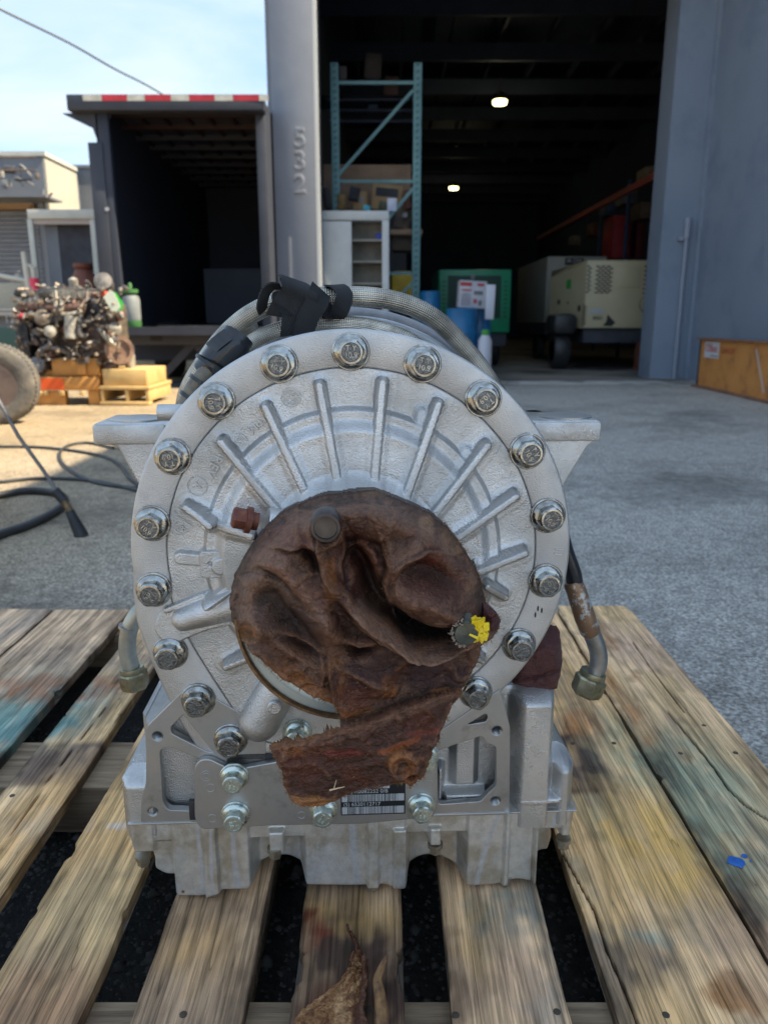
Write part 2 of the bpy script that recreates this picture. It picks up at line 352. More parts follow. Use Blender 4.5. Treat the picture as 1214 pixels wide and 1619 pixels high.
RAG = mk('oily_leather', (1.25, 1.02, .90), (.70, .56, .48), s=220, lo=.38, hi=.62, attr='Col', rough=.44, bump=.9, bs=420, bd=.0025, b2=.8, bs2=100, bd2=.004, spec=.35)
HEM = mk('brown_wrap_back', (.075, .03, .028), (.04, .017, .017), s=40, rough=.7, bump=.6, bs=300, bd=.002, b2=.5, bs2=60, bd2=.004)
# woven materials from uv
def woven(name, c1, c2, nu, nv, rough=.4, metal=0, dist=.0012, twill=False, metal2=None):
    m = bpy.data.materials.new(name); m.use_nodes = True; t = m.node_tree; t.nodes.clear(); l = t.links.new
    o = N(t, 'ShaderNodeOutputMaterial'); b = N(t, 'ShaderNodeBsdfPrincipled'); l(b.outputs[0], o.inputs[0])
    b.inputs['Metallic'].default_value = metal; b.inputs['Roughness'].default_value = rough
    uv = N(t, 'ShaderNodeUVMap'); sp = N(t, 'ShaderNodeSeparateXYZ'); l(uv.outputs[0], sp.inputs[0])
    def ma(op, a, bb):
        n = N(t, 'ShaderNodeMath', operation=op)
        for i, q in enumerate((a, bb)):
            if q is None: continue
            if isinstance(q, (int, float)): n.inputs[i].default_value = q
            else: l(q, n.inputs[i])
        return n.outputs[0]
    U = ma('MULTIPLY', sp.outputs[0], nu * 6.28318); V = ma('MULTIPLY', sp.outputs[1], nv * 6.28318)
    if twill: h = ma('ABSOLUTE', ma('SINE', ma('ADD', ma('MULTIPLY', U, .5), ma('ABSOLUTE', ma('SUBTRACT', V, 0), None)), None), None)
    else:
        a = ma('SINE', ma('ADD', U, V), None); c = ma('SINE', ma('SUBTRACT', U, V), None)
        h = ma('ADD', ma('MULTIPLY', ma('MULTIPLY', a, c), .5), .5)
    nz = N(t, 'ShaderNodeTexNoise', i_Scale=30., i_Detail=5); tcn = N(t, 'ShaderNodeTexCoord'); l(tcn.outputs['Object'], nz.inputs['Vector'])
    q = N(t, 'ShaderNodeMixRGB'); l(h, q.inputs[0]); q.inputs[1].default_value = (*c2, 1); q.inputs[2].default_value = (*c1, 1)
    q2 = N(t, 'ShaderNodeMixRGB', blend_type='MULTIPLY'); q2.inputs[0].default_value = .6; l(q.outputs[0], q2.inputs[1]); l(nz.outputs['Color'], q2.inputs[2])
    hs = N(t, 'ShaderNodeMapRange'); hs.inputs[1].default_value = .35; hs.inputs[2].default_value = .65; hs.inputs[3].default_value = .45; hs.inputs[4].default_value = 1.1; l(nz.outputs['Fac'], hs.inputs[0])
    q3 = N(t, 'ShaderNodeVectorMath', operation='SCALE'); l(q.outputs[0], q3.inputs[0]); l(hs.outputs[0], q3.inputs['Scale'])
    l(q3.outputs[0], b.inputs['Base Color'])
    bp = N(t, 'ShaderNodeBump', i_Strength=.9, i_Distance=dist); l(h, bp.inputs['Height']); l(bp.outputs[0], b.inputs['Normal'])
    return m
BRAID = woven('steel_braid', (.90, .84, .72), (.22, .20, .16), 14, 17, .24, .92, .0010)
WEB = woven('black_webbing', (.030, .033, .040), (.006, .007, .009), 16, 12, .75, 0, .0012, True)
WOOD = mk('weathered_pine', (1.90, 1.54, 1.25), (1.36, 1.12, .93), s=8, lo=.43, hi=.57, attr='Col', stretch=(9, .30, 9), rough=.82, bump=.45, bs=34, bd=.0022, b2=.35, bs2=240, bd2=.0014, spec=.2, det=9, fine=(12., .41, .53, .64, 22, .55, 22), rings=[(8., 9., .66, .66, .07), (22., 6., .38, .93, .03), (60., 5., .62, .86, .02)])
WOODR = mk('pallet_bearer_wood', (.34, .25, .16), (.17, .12, .08), s=8, stretch=(.6, 9, 9), rough=.85, bump=.7, bs=20, bd=.003, spec=.2)
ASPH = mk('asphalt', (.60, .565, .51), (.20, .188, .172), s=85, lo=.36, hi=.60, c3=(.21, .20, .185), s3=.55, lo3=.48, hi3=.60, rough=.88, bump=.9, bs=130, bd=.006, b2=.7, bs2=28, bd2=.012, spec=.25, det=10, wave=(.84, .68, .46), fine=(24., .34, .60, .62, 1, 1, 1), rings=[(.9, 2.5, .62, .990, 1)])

# ------------------------------------------------------------------ ground
def rect(name, x0, x1, y0, y1, z, m, kind='structure'):
    o = MB().poly([(x0, y0, z), (x1, y0, z), (x1, y1, z), (x0, y1, z)]).build(name, m, smooth=0); tag(o, kind=kind); return o
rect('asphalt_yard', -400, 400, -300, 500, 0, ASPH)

rect('pallet_shade_sheet', -1.12, .66, .42, 1.93, .004, mk('pallet_shade', (.045, .043, .04), (.02, .02, .02), s=60, rough=.8, bump=.8, bs=120, bd=.006))  # dark sheet painted in for the shade under the pallet
rect('doorway_strip', -1.0, 4.45, 11.7, 12.55, .004, mk('pale_concrete', (.62, .59, .54), (.44, .42, .38), s=3, rough=.85, c3=(.2, .19, .18), s3=2))
# ------------------------------------------------------------------ pallet
pal = thing('wooden_pallet', 'big weathered wooden pallet with paint stained deck boards, carrying the silver gearbox', 'pallet', (-.1, 1.2, 0))
PO = np.array([-.1, 1.2, 0])
ZT = .145
def G(px, py): p = gz(px, py, ZT); return (p[0], p[1])
TAN = (.42, .30, .165); YELW = (.52, .37, .19); PALE = (.50, .40, .28); TEAL = (.12, .27, .29); DK = (.085, .07, .062); GRY = (.25, .225, .20); RED = (.28, .13, .07)
# stains: (polygon or spot list in plan, colour, strength, softness m)
def poly(*p): return ('poly', [G(*q) for q in p])
def spot(px, py, rx, ry): c = G(px, py); return ('spot', c, rx, ry)
STAIN = [
 (spot(120, 1610, .16, .09), (.16, .125, .095), .75, .05, 51), (spot(320, 1590, .08, .12), (.15, .12, .095), .6, .04, 52), (spot(230, 1480, .03, .05), (.14, .11, .08), .6, .02, 53), (spot(40, 1150, .10, .05), (.10, .22, .27), .8, .03, 54), (spot(130, 1100, .07, .05), (.36, .42, .42), .7, .02, 55), (spot(700, 1560, .03, .07), (.16, .12, .09), .6, .02, 56), (spot(860, 1480, .02, .09), (.12, .16, .17), .7, .015, 57), (spot(960, 1300, .03, .08), (.22, .28, .24), .6, .02, 58), (spot(1110, 1450, .05, .05), (.22, .20, .17), .6, .03, 59), (spot(920, 1400, .02, .06), (.22, .25, .23), .5, .02, 60),
 (poly((-40, 1100), (60, 1062), (150, 1062), (205, 1068), (150, 1120), (0, 1240), (-200, 1300)), TEAL, .75, .09, 11),
 (spot(100, 1085, .16, .07), RED, .6, .03, 12), (spot(190, 1040, .25, .09), GRY, .7, .05, 5),
 (spot(20, 1215, .11, .05), DK, .85, .02, 13),
 (poly((68, 1175), (176, 1174), (126, 1240), (20, 1243)), (.13, .11, .10), .85, .012, 14),
 (spot(60, 1330, .1, .16), YELW, .8, .06, 15), (spot(95, 1300, .05, .03), PALE, .7, .02, 3),
 (spot(215, 1335, .06, .07), YELW, .8, .04, 16), (spot(195, 1305, .05, .012), (.5, .52, .55), .85, .01, 18),
 (poly((195, 1235), (250, 1165), (300, 1165), (300, 1250)), (.12, .10, .09), .85, .02, 1),
 (spot(150, 1420, .09, .1), (.36, .30, .19), .7, .07, 17), (spot(60, 1590, .08, .06), (.33, .22, .14), .6, .05, 19),
 (spot(300, 1500, .045, .06), YELW, .6, .05, 20), (spot(250, 1590, .08, .05), (.36, .29, .22), .6, .03, 21), (spot(330, 1440, .1, .04), (.16, .13, .10), .6, .03, 22),
 (spot(555, 1445, .06, .035), (.40, .29, .12), .8, .03, 23), (spot(540, 1520, .06, .09), (.05, .038, .033), .95, .04, 24), (spot(490, 1470, .012, .03), (.10, .03, .02), .8, .01, 2),
 (spot(600, 1590, .05, .06), (.07, .05, .045), .9, .03, 6), (spot(510, 1600, .03, .04), (.09, .055, .04), .9, .02, 7),
 (spot(745, 1470, .03, .05), (.46, .34, .17), .7, .03, 25), (spot(790, 1450, .03, .05), (.14, .21, .22), .7, .03, 26), (spot(830, 1560, .03, .07), (.40, .30, .24), .6, .03, 27), (spot(860, 1600, .02, .04), (.17, .25, .28), .5, .02, 4),
 (poly((893, 1160), (940, 1160), (972, 1253), (860, 1254), (860, 1160)), (.11, .09, .08), .88, .012, 28),
 (poly((895, 1125), (925, 1120), (960, 1150), (950, 1165), (893, 1158)), (.45, .20, .08), .6, .02, 8),
 (spot(1040, 1330, .085, .13), (.60, .43, .17), .85, .05, 29), (spot(1000, 1190, .05, .12), (.24, .33, .27), .65, .05, 30),
 (poly((900, 1450), (960, 1470), (1040, 1500), (1100, 1530), (1010, 1570), (1020, 1700), (960, 1700)), (.13, .12, .11), .75, .03, 31), (spot(1030, 1480, .03, .01), (.17, .27, .27), .6, .012, 9),
 (spot(1150, 1575, .035, .03), (.30, .17, .08), .8, .012, 32), (spot(1190, 1500, .05, .08), (.44, .33, .24), .6, .04, 33),
 (poly((1010, 1175), (1040, 1165), (1100, 1280), (1214, 1440), (1214, 1520), (1120, 1375)), (.06, .042, .035), .85, .02, 34), (poly((925, 1030), (950, 1040), (1045, 1170), (1020, 1180)), (.36, .20, .09), .75, .02, 35),
 (spot(1120, 1230, .07, .15), (.20, .31, .27), .6, .05, 36), (spot(1000, 1020, .1, .14), (.46, .37, .30), .7, .05, 37), (spot(1160, 1330, .05, .12), (.23, .31, .26), .6, .04, 38), (spot(1190, 1120, .03, .12), (.35, .20, .10), .7, .02, 39),
 (spot(960, 1010, .018, .15), (.30, .19, .11), .6, .01, 40),
]
CRACK = [([G(889, 1348), G(912, 1390), G(940, 1440), G(958, 1500), G(985, 1560), G(1010, 1625), G(1030, 1680)], .0016),
         ([G(1055, 1125), G(1085, 1160), G(1130, 1215), G(1150, 1245), G(1175, 1270), G(1220, 1300)], .0022),
         ([G(1000, 1015), G(1035, 1065), G(1080, 1125)], .0012), ([G(0, 1345), G(80, 1230), G(176, 1108)], .0009)]
def board(x0, x1, y0, y1, base, seed, sx, zt=ZT, th=.022, taper=0, wob=.0018):
    nx = max(6, int((x1 - x0) / sx)); ny = int((y1 - y0) / .006)
    U, V = np.meshgrid(np.linspace(0, 1, nx + 1), np.linspace(0, 1, ny + 1)); Y = y0 + (y1 - y0) * V
    e0 = (fbm(Y, Y * 0, 9, seed) - .5) * wob * 3; e1 = (fbm(Y, Y * 0 + 5, 9, seed + 3) - .5) * wob * 3
    chip = S(fbm(Y, Y * 0 + 9, 14, seed + 8), .68, .8) * .008
    X = (x0 + e0 + chip) * (1 - U) + (x1 + e1 - chip + taper * V) * U
    edge = np.minimum(U, 1 - U) * (x1 - x0)
    grain = fbm(X * 1., Y * .04, 55, seed + 11, 1); knot = fbm(X, Y * .4, 14, seed + 13, 3)
    Z = zt - .0022 * (1 - S(edge, 0, .004)) ** 2 + (grain - .5) * .0015 + (knot - .5) * .002
    C = np.ones(X.shape + (3,)) * np.array(base)
    warp = (fbm(X, Y, 16, 5, 5) - .5) * .075; warp2 = (fbm(X + 3, Y + 3, 60, 6, 2) - .5) * .03
    C = lerpc(C, PALE, S(fbm(X * 2, Y * .35, 8, seed + 30, 3), .45, .72) * .55)
    C = lerpc(C, (.19, .155, .125), S(fbm(X * 1.6, Y * .5, 13, seed + 31, 3), .50, .72) * .6)
    for sh, c, k, soft, sd_ in STAIN:
        if sh[0] == 'poly': d = polysd(X, Y, sh[1]) + (warp + warp2) * min(1, soft * 12)
        else: d = (np.hypot((X - sh[1][0]) / sh[2], (Y - sh[1][1]) / sh[3]) - 1) * min(sh[2], sh[3]) + (warp + warp2) * .7
        mod = .55 + .45 * S(fbm(X, Y * .6, 40, sd_, 2), .3, .6)
        C = lerpc(C, tuple(.78 * v for v in c), np.clip((1 - S(d, -soft, soft)) * k * 1.15 * mod, 0, 1))
    
    mot = S(fbm(X, Y * .5, 45, seed + 44, 2), .58, .75); C = C * (1 - .22 * mot[..., None])
    for P, wd in CRACK:
        d, _, fr = pline(X, Y, P); k = 1 - S(d, wd * .5, wd * 1.6); C = C * (1 - .93 * k[..., None]); Z = Z - .006 * k
    C = C * (1 - .45 * (1 - S(edge, 0, .006))[..., None] * S(fbm(X, Y, 30, seed + 50), .3, .6)[..., None])
    V3 = np.stack([X, Y, Z], -1); n0 = V3.reshape(-1, 3); cc = C.reshape(-1, 3)
    lo = V3.copy(); lo[..., 2] = zt - th
    idx = np.arange(X.size).reshape(X.shape); a, b, c, d = idx[:-1, :-1], idx[:-1, 1:], idx[1:, 1:], idx[1:, :-1]
    Fc = [np.stack([a, b, c, d], -1).reshape(-1, 4)]; Vs = [n0]; Cs = [cc]; off = len(n0)
    for line, rev in ((np.s_[:, 0], 1), (np.s_[:, -1], 0), (np.s_[0, :], 0), (np.s_[-1, :], 1)):
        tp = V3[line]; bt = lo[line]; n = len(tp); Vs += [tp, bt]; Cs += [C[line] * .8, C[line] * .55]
        i = np.arange(n - 1); q = np.stack([off + i, off + n + i, off + n + i + 1, off + i + 1], -1); Fc.append(q if not rev else q[:, ::-1]); off += 2 * n
    Vs.append(np.array([[x0, y0, zt - th], [x1, y0, zt - th], [x1 + taper, y1, zt - th], [x0, y1, zt - th]])); Cs.append(np.ones((4, 3)) * .1); Fc.append(np.array([[off + 3, off + 2, off + 1, off]]))
    Vv = np.concatenate(Vs) - PO; me = rawmesh('deck_board', Vv, np.concatenate(Fc), True, 50)
    A_ = me.color_attributes.new('Col', 'FLOAT_COLOR', 'POINT'); Cc = np.clip(np.concatenate(Cs), 0, 1); A_.data.foreach_set('color', np.c_[Cc, np.ones(len(Cc))].astype(np.float32).ravel())
    me.materials.append(WOOD); return link(bpy.data.objects.new('deck_board', me), pal)
YF = .36
for i, (x0, x1, y1, base, sx) in enumerate([(-1.15, -.925, 1.99, GRY, .006), (-.917, -.706, 1.985, (.40, .33, .25), .004), (-.650, -.534, 1.72, (.42, .33, .20), .003), (-.474, -.350, 1.99, (.42, .33, .19), .003),
        (-.290, -.163, 1.99, (.29, .23, .165), .003), (-.1095, .0245, 1.99, (.15, .115, .08), .003), (.079, .2145, 1.99, (.36, .285, .20), .003), (.268, .478, 2.0, (.47, .35, .19), .0022), (.484, .688, 2.015, (.40, .32, .20), .0022)]):
    if i == 2: y1 = 1.99
    board(x0, x1, YF, y1, base, 100 + i * 7, sx)
for k, (y0, y1) in enumerate([(.60, .749), (1.185, 1.335), (1.86, 1.985)]):
    o = MB().box((-1.15 - PO[0], y0 - PO[1], .03), (.68 - PO[0], y1 - PO[1], ZT - .0225), bev=.003).build('bearer', WOODR, pal)
for xa, xb in ((-1.1, -.98), (-.3, -.18), (.54, .66)):
    MB().box((xa - PO[0], YF + .02 - PO[1], .004), (xb - PO[0], 1.97 - PO[1], .0295), bev=.002).build('bottom_board', WOODR, pal)
GRV = mk('dark_gravel', (.13, .125, .118), (.06, .058, .055), s=30, rough=.8)
rs = np.random.RandomState(2); ng = 15000; gx = rs.uniform(-1.0, .5, ng); gy = rs.uniform(.55, 1.6, ng); gs = rs.uniform(.0025, .0075, ng) * (1 + (rs.rand(ng) > .95))
oct_ = np.array([(1, 0, 0), (0, 1, 0), (-1, 0, 0), (0, -1, 0), (0, 0, .8), (0, 0, -.8)]); of = np.array([(0, 1, 4), (1, 2, 4), (2, 3, 4), (3, 0, 4), (1, 0, 5), (2, 1, 5), (3, 2, 5), (0, 3, 5)])
gv = oct_[None] * gs[:, None, None] * rs.uniform(.6, 1.3, (ng, 6, 1)); th_ = rs.uniform(0, 6.28, ng); gc_, gs_ = np.cos(th_)[:, None], np.sin(th_)[:, None]
gv = np.stack([gv[..., 0] * gc_ - gv[..., 1] * gs_ + gx[:, None], gv[..., 0] * gs_ + gv[..., 1] * gc_ + gy[:, None], gv[..., 2] + gs[:, None] * .4], -1)
me = rawmesh('gravel', gv.reshape(-1, 3), (of[None] + np.arange(ng)[:, None, None] * 6).reshape(-1, 3)); me.materials.append(GRV); o = link(bpy.data.objects.new('gravel', me)); tag(o, 'loose dark gravel on the ground under the pallet', 'gravel', kind='stuff')
# nail heads
NAILM = mk('nail_head', (.10, .08, .06), rough=.6, metal=.6)
nm = MB().lathe([(.0045, -.002), (.0045, .0006), (.003, .001)], n=10).mesh('nail_head', NAILM)
for (px, py) in [(1112, 1147), (1075, 1191), (1162, 1190), (905, 1175), (970, 1175), (1052, 1605), (20, 1258), (290, 1604), (720, 1605), (930, 1216), (585, 1596), (880, 1600)]:
    x, y = G(px, py); o = link(bpy.data.objects.new('nail_head', nm), pal); o.location = (x - PO[0], y - PO[1], ZT)
# blue paint drip on the outer right board
bmk = MB()
for (px, py, r) in [(1163, 1363, .0105), (1176, 1354, .004), (1157, 1358, .005), (1186, 1362, .0015), (1150, 1365, .0012), (1170, 1371, .003)]:
    x, y = G(px, py); bmk.lathe([(r, 0), (r * .9, .0006), (r * .5, .001)], Matrix.Translation((x - PO[0], y - PO[1], ZT + .001)) @ Matrix.Diagonal((1.2, 1.05, 1, 1)), n=14)
bmk.build('paint_spot', BLUEP, pal)

# ------------------------------------------------------------------ gearbox
gb = thing('gearbox', 'large silver cast aluminium truck transmission with round ribbed front cover and ring of hex bolts', 'transmission', tuple(TO), TA)
CX, CZ = .0022, T(555, 876, 0)[1]
def radial(pts, base, th0, th1):                            # radius as function of angle; circle outside [th0, th1] replaced by listed points
    a = np.linspace(0, 2 * np.pi, 721)[:-1]; r = np.full(a.shape, base); q = []
    for p in pts: q.append((math.atan2(p[1] - CZ, p[0] - CX) % (2 * np.pi), math.hypot(p[0] - CX, p[1] - CZ)))
    pol = [(CX + base * math.cos(th1), CZ + base * math.sin(th1))]
    P = [(CX + rr * math.cos(aa), CZ + rr * math.sin(aa)) for aa, rr in q]
    out = r.copy()
    for i, aa in enumerate(a):
        best = None
        for s0, s1 in zip(P, P[1:]):
            x1, y1, x2, y2 = s0[0] - CX, s0[1] - CZ, s1[0] - CX, s1[1] - CZ; dx, dy = math.cos(aa), math.sin(aa)
            den = dx * (y2 - y1) - dy * (x2 - x1)
            if abs(den) < 1e-9: continue
            t = (x1 * (y2 - y1) - y1 * (x2 - x1)) / den; u = (x1 * dy - y1 * dx) / den
            if t > 0 and -1e-6 <= u <= 1 + 1e-6: best = t if best is None else max(best, t)
        if best is not None: out[i] = best
    k = np.ones(9) / 9; out = np.convolve(np.concatenate([out[-4:], out, out[:4]]), k, 'valid')
    return a, out
RO = .2715; RI = .2275
lowo = [T(*p) for p in [(209, 925), (216, 985), (236, 1040), (256, 1085), (283, 1140), (320, 1196), (352, 1212), (440, 1197), (560, 1190), (690, 1168), (740, 1140), (775, 1110)]]
lowi = [T(*p) for p in [(266, 930), (280, 975), (310, 1030), (345, 1085), (378, 1135), (402, 1166), (440, 1180), (560, 1172), (660, 1130), (700, 1095)]]
A, Ro = radial(lowo, RO, 0, 0); _, Ri = radial(lowi, RI, 0, 0)
ca, sa = np.cos(A), np.sin(A); n = len(A)
def loft(name, rows, m, close=True, parent=gb, ang=40):      # rows: (radius array, y)
    V = np.concatenate([np.stack([CX + r * ca, np.full(n, y), CZ + r * sa], -1) for r, y in rows]); i = np.arange(n); j = (i + 1) % n; Fc = []
    for k in range(len(rows) - 1): Fc.append(np.stack([k * n + i, k * n + j, (k + 1) * n + j, (k + 1) * n + i], -1))
    me = rawmesh(name, V, np.concatenate(Fc), True, ang); me.materials.append(m); return link(bpy.data.objects.new(name, me), parent)
loft('flange', [(Ri + .0002, .006), (Ri + .0002, .0022), (Ri + .0010, .0007), (Ri + .0022, 0.), (Ro - .004, 0.), (Ro - .0015, .0008), (Ro - .0004, .0022), (Ro, .004), (Ro, .024), (Ro - .003, .0245)], ALUF)
loft('bell_housing', [(Ro - .003, .0248), (Ro - .0005, .026), (Ro - .0005, .05), (Ro * .9, .09), (Ro * .86, .46), (Ro * .5, .47)], ALU)

HC = T3(560, 962, -.14); FC = T3(552, 972, -.105)
# --- ribbed cover
RIBS = [((505, 610), (537, 775), .0075), ((605, 606), (590, 775), .0078), ((420, 645), (490, 790), .0075), ((350, 700), (448, 815), .0078), ((693, 640), (640, 785), .0078),
        ((770, 705), (684, 812), .0075), ((815, 785), (715, 852), .0075), ((829, 875), (745, 905), .0075), ((798, 944), (768, 925), .0075), ((295, 803), (335, 828), .0075), ((335, 828), (400, 845), .0075),
        ((358, 1055), (400, 1035), .007), ((762, 1045), (735, 1030), .0065)]
RIBW = [T3(*a, -.018)[::2] + T3(*b, -.026)[::2] + (w_ * .84,) for a, b, w_ in RIBS]
SHO = [((668, 655), (634, 770), .006), ((738, 716), (676, 790), .006), ((785, 800), (700, 850), .006), ((780, 880), (750, 884), .006), 
       ]
SHOW = [T3(*a, -.012)[::2] + T3(*b, -.016)[::2] + (w_,) for a, b, w_ in SHO]
def cover_h(x, z):
    r = np.hypot(x - CX, z - CZ); a = np.arctan2(z - CZ, x - CX)
    up = S(z - CZ, -.12, -.02) 
    h = .0110 * S(-r, -.184, -.177) + .012 * S(-r, -.170, -.154) + .004 * S(-r, -.15, -.11) + .028 * S(-r, -.112, -.082) + .05 * S(-r, -.085, -.06) + .05 * S(-np.hypot(x - HC[0], z - HC[2] - .008), -.100, -.090)
    h = h * (.25 + .75 * up) + .0
    h = h + (fbm(x, z, 60, 3, 3) - .5) * .0009
    # shoulders between ribs pull the step inward: trapezoid pockets
    for x0, z0, x1, z1, w_ in SHOW:
        d, t = seg(x, z, (x0, z0), (x1, z1)); hh = (.006 + .020 * t) * (1 - S(d, w_ * .4, w_ * 1.9)); h = np.where(hh > 0, smax(h, hh, .003), h)
    rid = np.full(x.shape, -1)
    for i, (x0, z0, x1, z1, w_) in enumerate(RIBW):
        d, t = seg(x, z, (x0, z0), (x1, z1)); top = .0225 + .016 * t - .0016 * np.clip(d / w_, 0, 1) ** 2
        hh = top * (1 - S(d, w_ * .68, w_ * 1.2)); foot = .003 * (1 - S(d, w_, w_ * 2.4)); h0 = h + foot * (t < 1.01)
        rid = np.where((hh > h0 + .0004) & (d < w_ * 1.3), i, rid); h = np.where(d < w_ * 3, smax(h0, hh, .002), h)
    return h, rid
fr = np.linspace(1, .30, 170)
XX = CX + (Ri[None] * fr[:, None]) * ca[None]; ZZ = CZ + (Ri[None] * fr[:, None]) * sa[None]
Hh, RID = cover_h(XX, ZZ)
Hh[0] = -.0016; Hh[1] = np.minimum(Hh[1], .0); 
nr = len(fr); Vc = np.stack([XX, -Hh, ZZ], -1).reshape(-1, 3); ix = np.arange(nr * n).reshape(nr, n); jx = np.roll(ix, -1, 1)
Fc = np.stack([ix[:-1], ix[1:], jx[1:], jx[:-1]], -1).reshape(-1, 4)
# orientation: outward normal must be -Y
Fc = Fc[:, ::-1] if np.cross(Vc[Fc[5000, 1]] - Vc[Fc[5000, 0]], Vc[Fc[5000, 2]] - Vc[Fc[5000, 1]])[1] > 0 else Fc
fn = np.cross(Vc[Fc[:, 2]] - Vc[Fc[:, 0]], Vc[Fc[:, 3]] - Vc[Fc[:, 1]]); VN = np.zeros(Vc.shape)
for k in range(4): np.add.at(VN, Fc[:, k], fn)
VN /= np.linalg.norm(VN, axis=1, keepdims=True) + 1e-12
fr_id = RID.reshape(-1)[Fc].min(1)
def sub(name, sel, parent=gb):
    f = Fc[sel]; u = np.unique(f); r_ = np.full(len(Vc), -1); r_[u] = np.arange(len(u)); me = rawmesh(name, Vc[u], r_[f], True)
    me.normals_split_custom_set_from_vertices(VN[u].astype(np.float32)); me.materials.append(ALU); return link(bpy.data.objects.new(name, me), parent)
cov = sub('front_cover', fr_id < 0)
for i in range(len(RIBW)):
    if (fr_id == i).sum() > 30: sub('rib', fr_id == i)

# --- bosses lying on the cover (relief patches)
def patch(name, px0, px1, py0, py1, f, m=ALU, st=.001, thr=.0013, base=.001, back=.004):
    a = T(px0, py1, -.005); b = T(px1, py0, -.005); X, Z = grid(a[0], b[0], a[1], b[1], st); H = f(X, Z)
    return relief(name, X, Z, H, H > thr, m, gb, back=back)
def q(px, py, yl=-.012): return T(px, py, yl)
def f_tube(X, Z):
    lobe = np.full(X.shape, -1.)
    d = polysd(X, Z, rnd([q(236, 1000), q(250, 965), q(330, 935), q(400, 905), q(420, 985), q(330, 1000), q(262, 1030)], .02)); lobe = .0045 * (1 - S(d, -.003, .0005))
    d2, t = seg(X, Z, q(288, 985, -.02), q(420, 948, -.03)); rad = .0155 + .010 * t
    tube = .006 + np.sqrt(np.maximum(rad ** 2 - d2 ** 2, 0)) * 1.05; tube = np.where(d2 < rad, tube, 0)
    d3, t3 = seg(X, Z, q(262, 968), q(320, 945)); rdg = .0075 * (1 - S(d3, .002, .006))
    d4, _ = seg(X, Z, q(330, 950), q(400, 905, -.02)); r4 = .020 * (1 - S(d4, .002, .010))
    return np.maximum(smax(smax(lobe, rdg, .002), r4, .002), 0) * 1. + np.maximum(tube - lobe, 0)
patch('oil_passage', 225, 425, 890, 1035, f_tube)
def f_box(X, Z):
    d, t = seg(X, Z, q(284, 885), q(322, 888)); a = .014 * (1 - S(d, .006, .013))
    d = rbox(X, Z, q(317, 890)[0], q(352, 890)[0], q(334, 913)[1], q(334, 870)[1], .004); b = .022 * (1 - S(d, -.001, .004))
    d, t = seg(X, Z, q(350, 893), q(420, 885)); c = .026 * (1 - S(d, .009, .018))
    e = seg(X, Z, q(334, 890), q(334, 890.1))[0]
    return smax(smax(a, b, .003), c, .003) - .005 - .004 * (1 - S(e, .002, .003))
patch('plug_pad', 268, 425, 850, 930, f_box)
def f_drop(X, Z):
    d, t = seg(X, Z, q(408, 1150, -.02), q(452, 1075, -.03)); rad = .0215 - .002 * t
    return np.where(d < rad * 1.25, .004 + np.sqrt(np.maximum((rad * 1.25) ** 2 - d ** 2, 0)) * .9, 0) * (d < rad * 1.25)
patch('drain_boss', 370, 500, 1050, 1185, f_drop)
MB().lathe([(.009, 0), (.009, .006), (.0075, .0075)], Matrix.Translation((*q(434, 1118, -.03)[:1], -.026, q(434, 1118, -.03)[1])) @ Matrix.Rotation(R(90), 4, 'X'), n=20).build('boss_cap', ALU, gb)
# side pipe port behind rusty plug
def axisM(p, d, up='Y'): return Matrix.Translation(p) @ Vector(d).to_track_quat('Z', up).to_matrix().to_4x4()
pl = Vector(T3(424, 828, -.045)); dv = Vector((-.80, -.18, .22)).normalized()
MB().lathe([(.021, -.04), (.021, .012), (.0195, .015), (.013, .0155)], axisM(pl + Vector((.012, .0, -.004)), dv), n=28).build('plug_port', ALU, gb)
o = MB().lathe([(.0105, -.005), (.0105, .003), (.0155, .003), (.0155, .009), (.0125, .0095)], axisM(pl + dv * .017, dv), n=24).lathe([(.0125, .009), (.013, .022), (.011, .0245)], axisM(pl + dv * .017, dv), n=6).build('plug', RUST, gb, smooth=25); tag(o, 'rusty brown hex plug on the left of the cover')

# --- raised writing on the cover
def lift(px, py, yl=-.001): x, z = T(px, py, yl); return x, yl, z
for s_, px, py, dx_, dz_, sz in [('PM 15', 393, 682, -.72, -.69, .0155), ('REV', 338, 737, -.50, -.86, .0165), ('A', 312, 768, -.50, -.86, .012), ('532', 0, 0, 0, 0, 0), ('11', 882, 872, -.1, -1, .013), ('R', 290, 835, .8, .6, .009)]:
    if not sz: continue
    x, y, z = lift(px, py); textobj('cast_lettering', s_, sz, ALUF, gb, facing(x, y if px < 800 else -.0006, z, math.atan2(dz_, dx_)), .0015, bev=.0003)
def ringmark(px, py, r, wd=.0009):
    x, y, z = lift(px, py); return plate('cast_ring', [circ(x, z, r), circ(x, z, r - wd)], -.0022, .002, ALUF, gb, bev=.0003)
ringmark(312, 768, .012); ringmark(460, 628, .0115); ringmark(460, 628, .0085)
x, y, z = lift(460, 628); MB().box((x - .0085, -.002, z - .0004), (x + .0085, .001, z + .0004)).box((x - .0004, -.0021, z - .0085), (x + .0004, .001, z + .0085)).build('cast_mark', ALUF, gb)
for s_, ax, az in (('D', -.004, .003), ('S', .004, .003), ('C', -.004, -.0045), ('E', .004, -.0045)): textobj('cast_lettering', s_, .006, ALUF, gb, facing(x + ax, -.001, z + az), .0006)
x, y, z = lift(290, 835); dm = [(x - .0125, z - .002), (x + .002, z + .009), (x + .0125, z + .002), (x - .002, z - .009)]
plate('cast_mark', [dm, [(x + (a - x) * .78, z + (b - z) * .78) for a, b in dm]], -.0018, .001, ALUF, gb, bev=.0002)
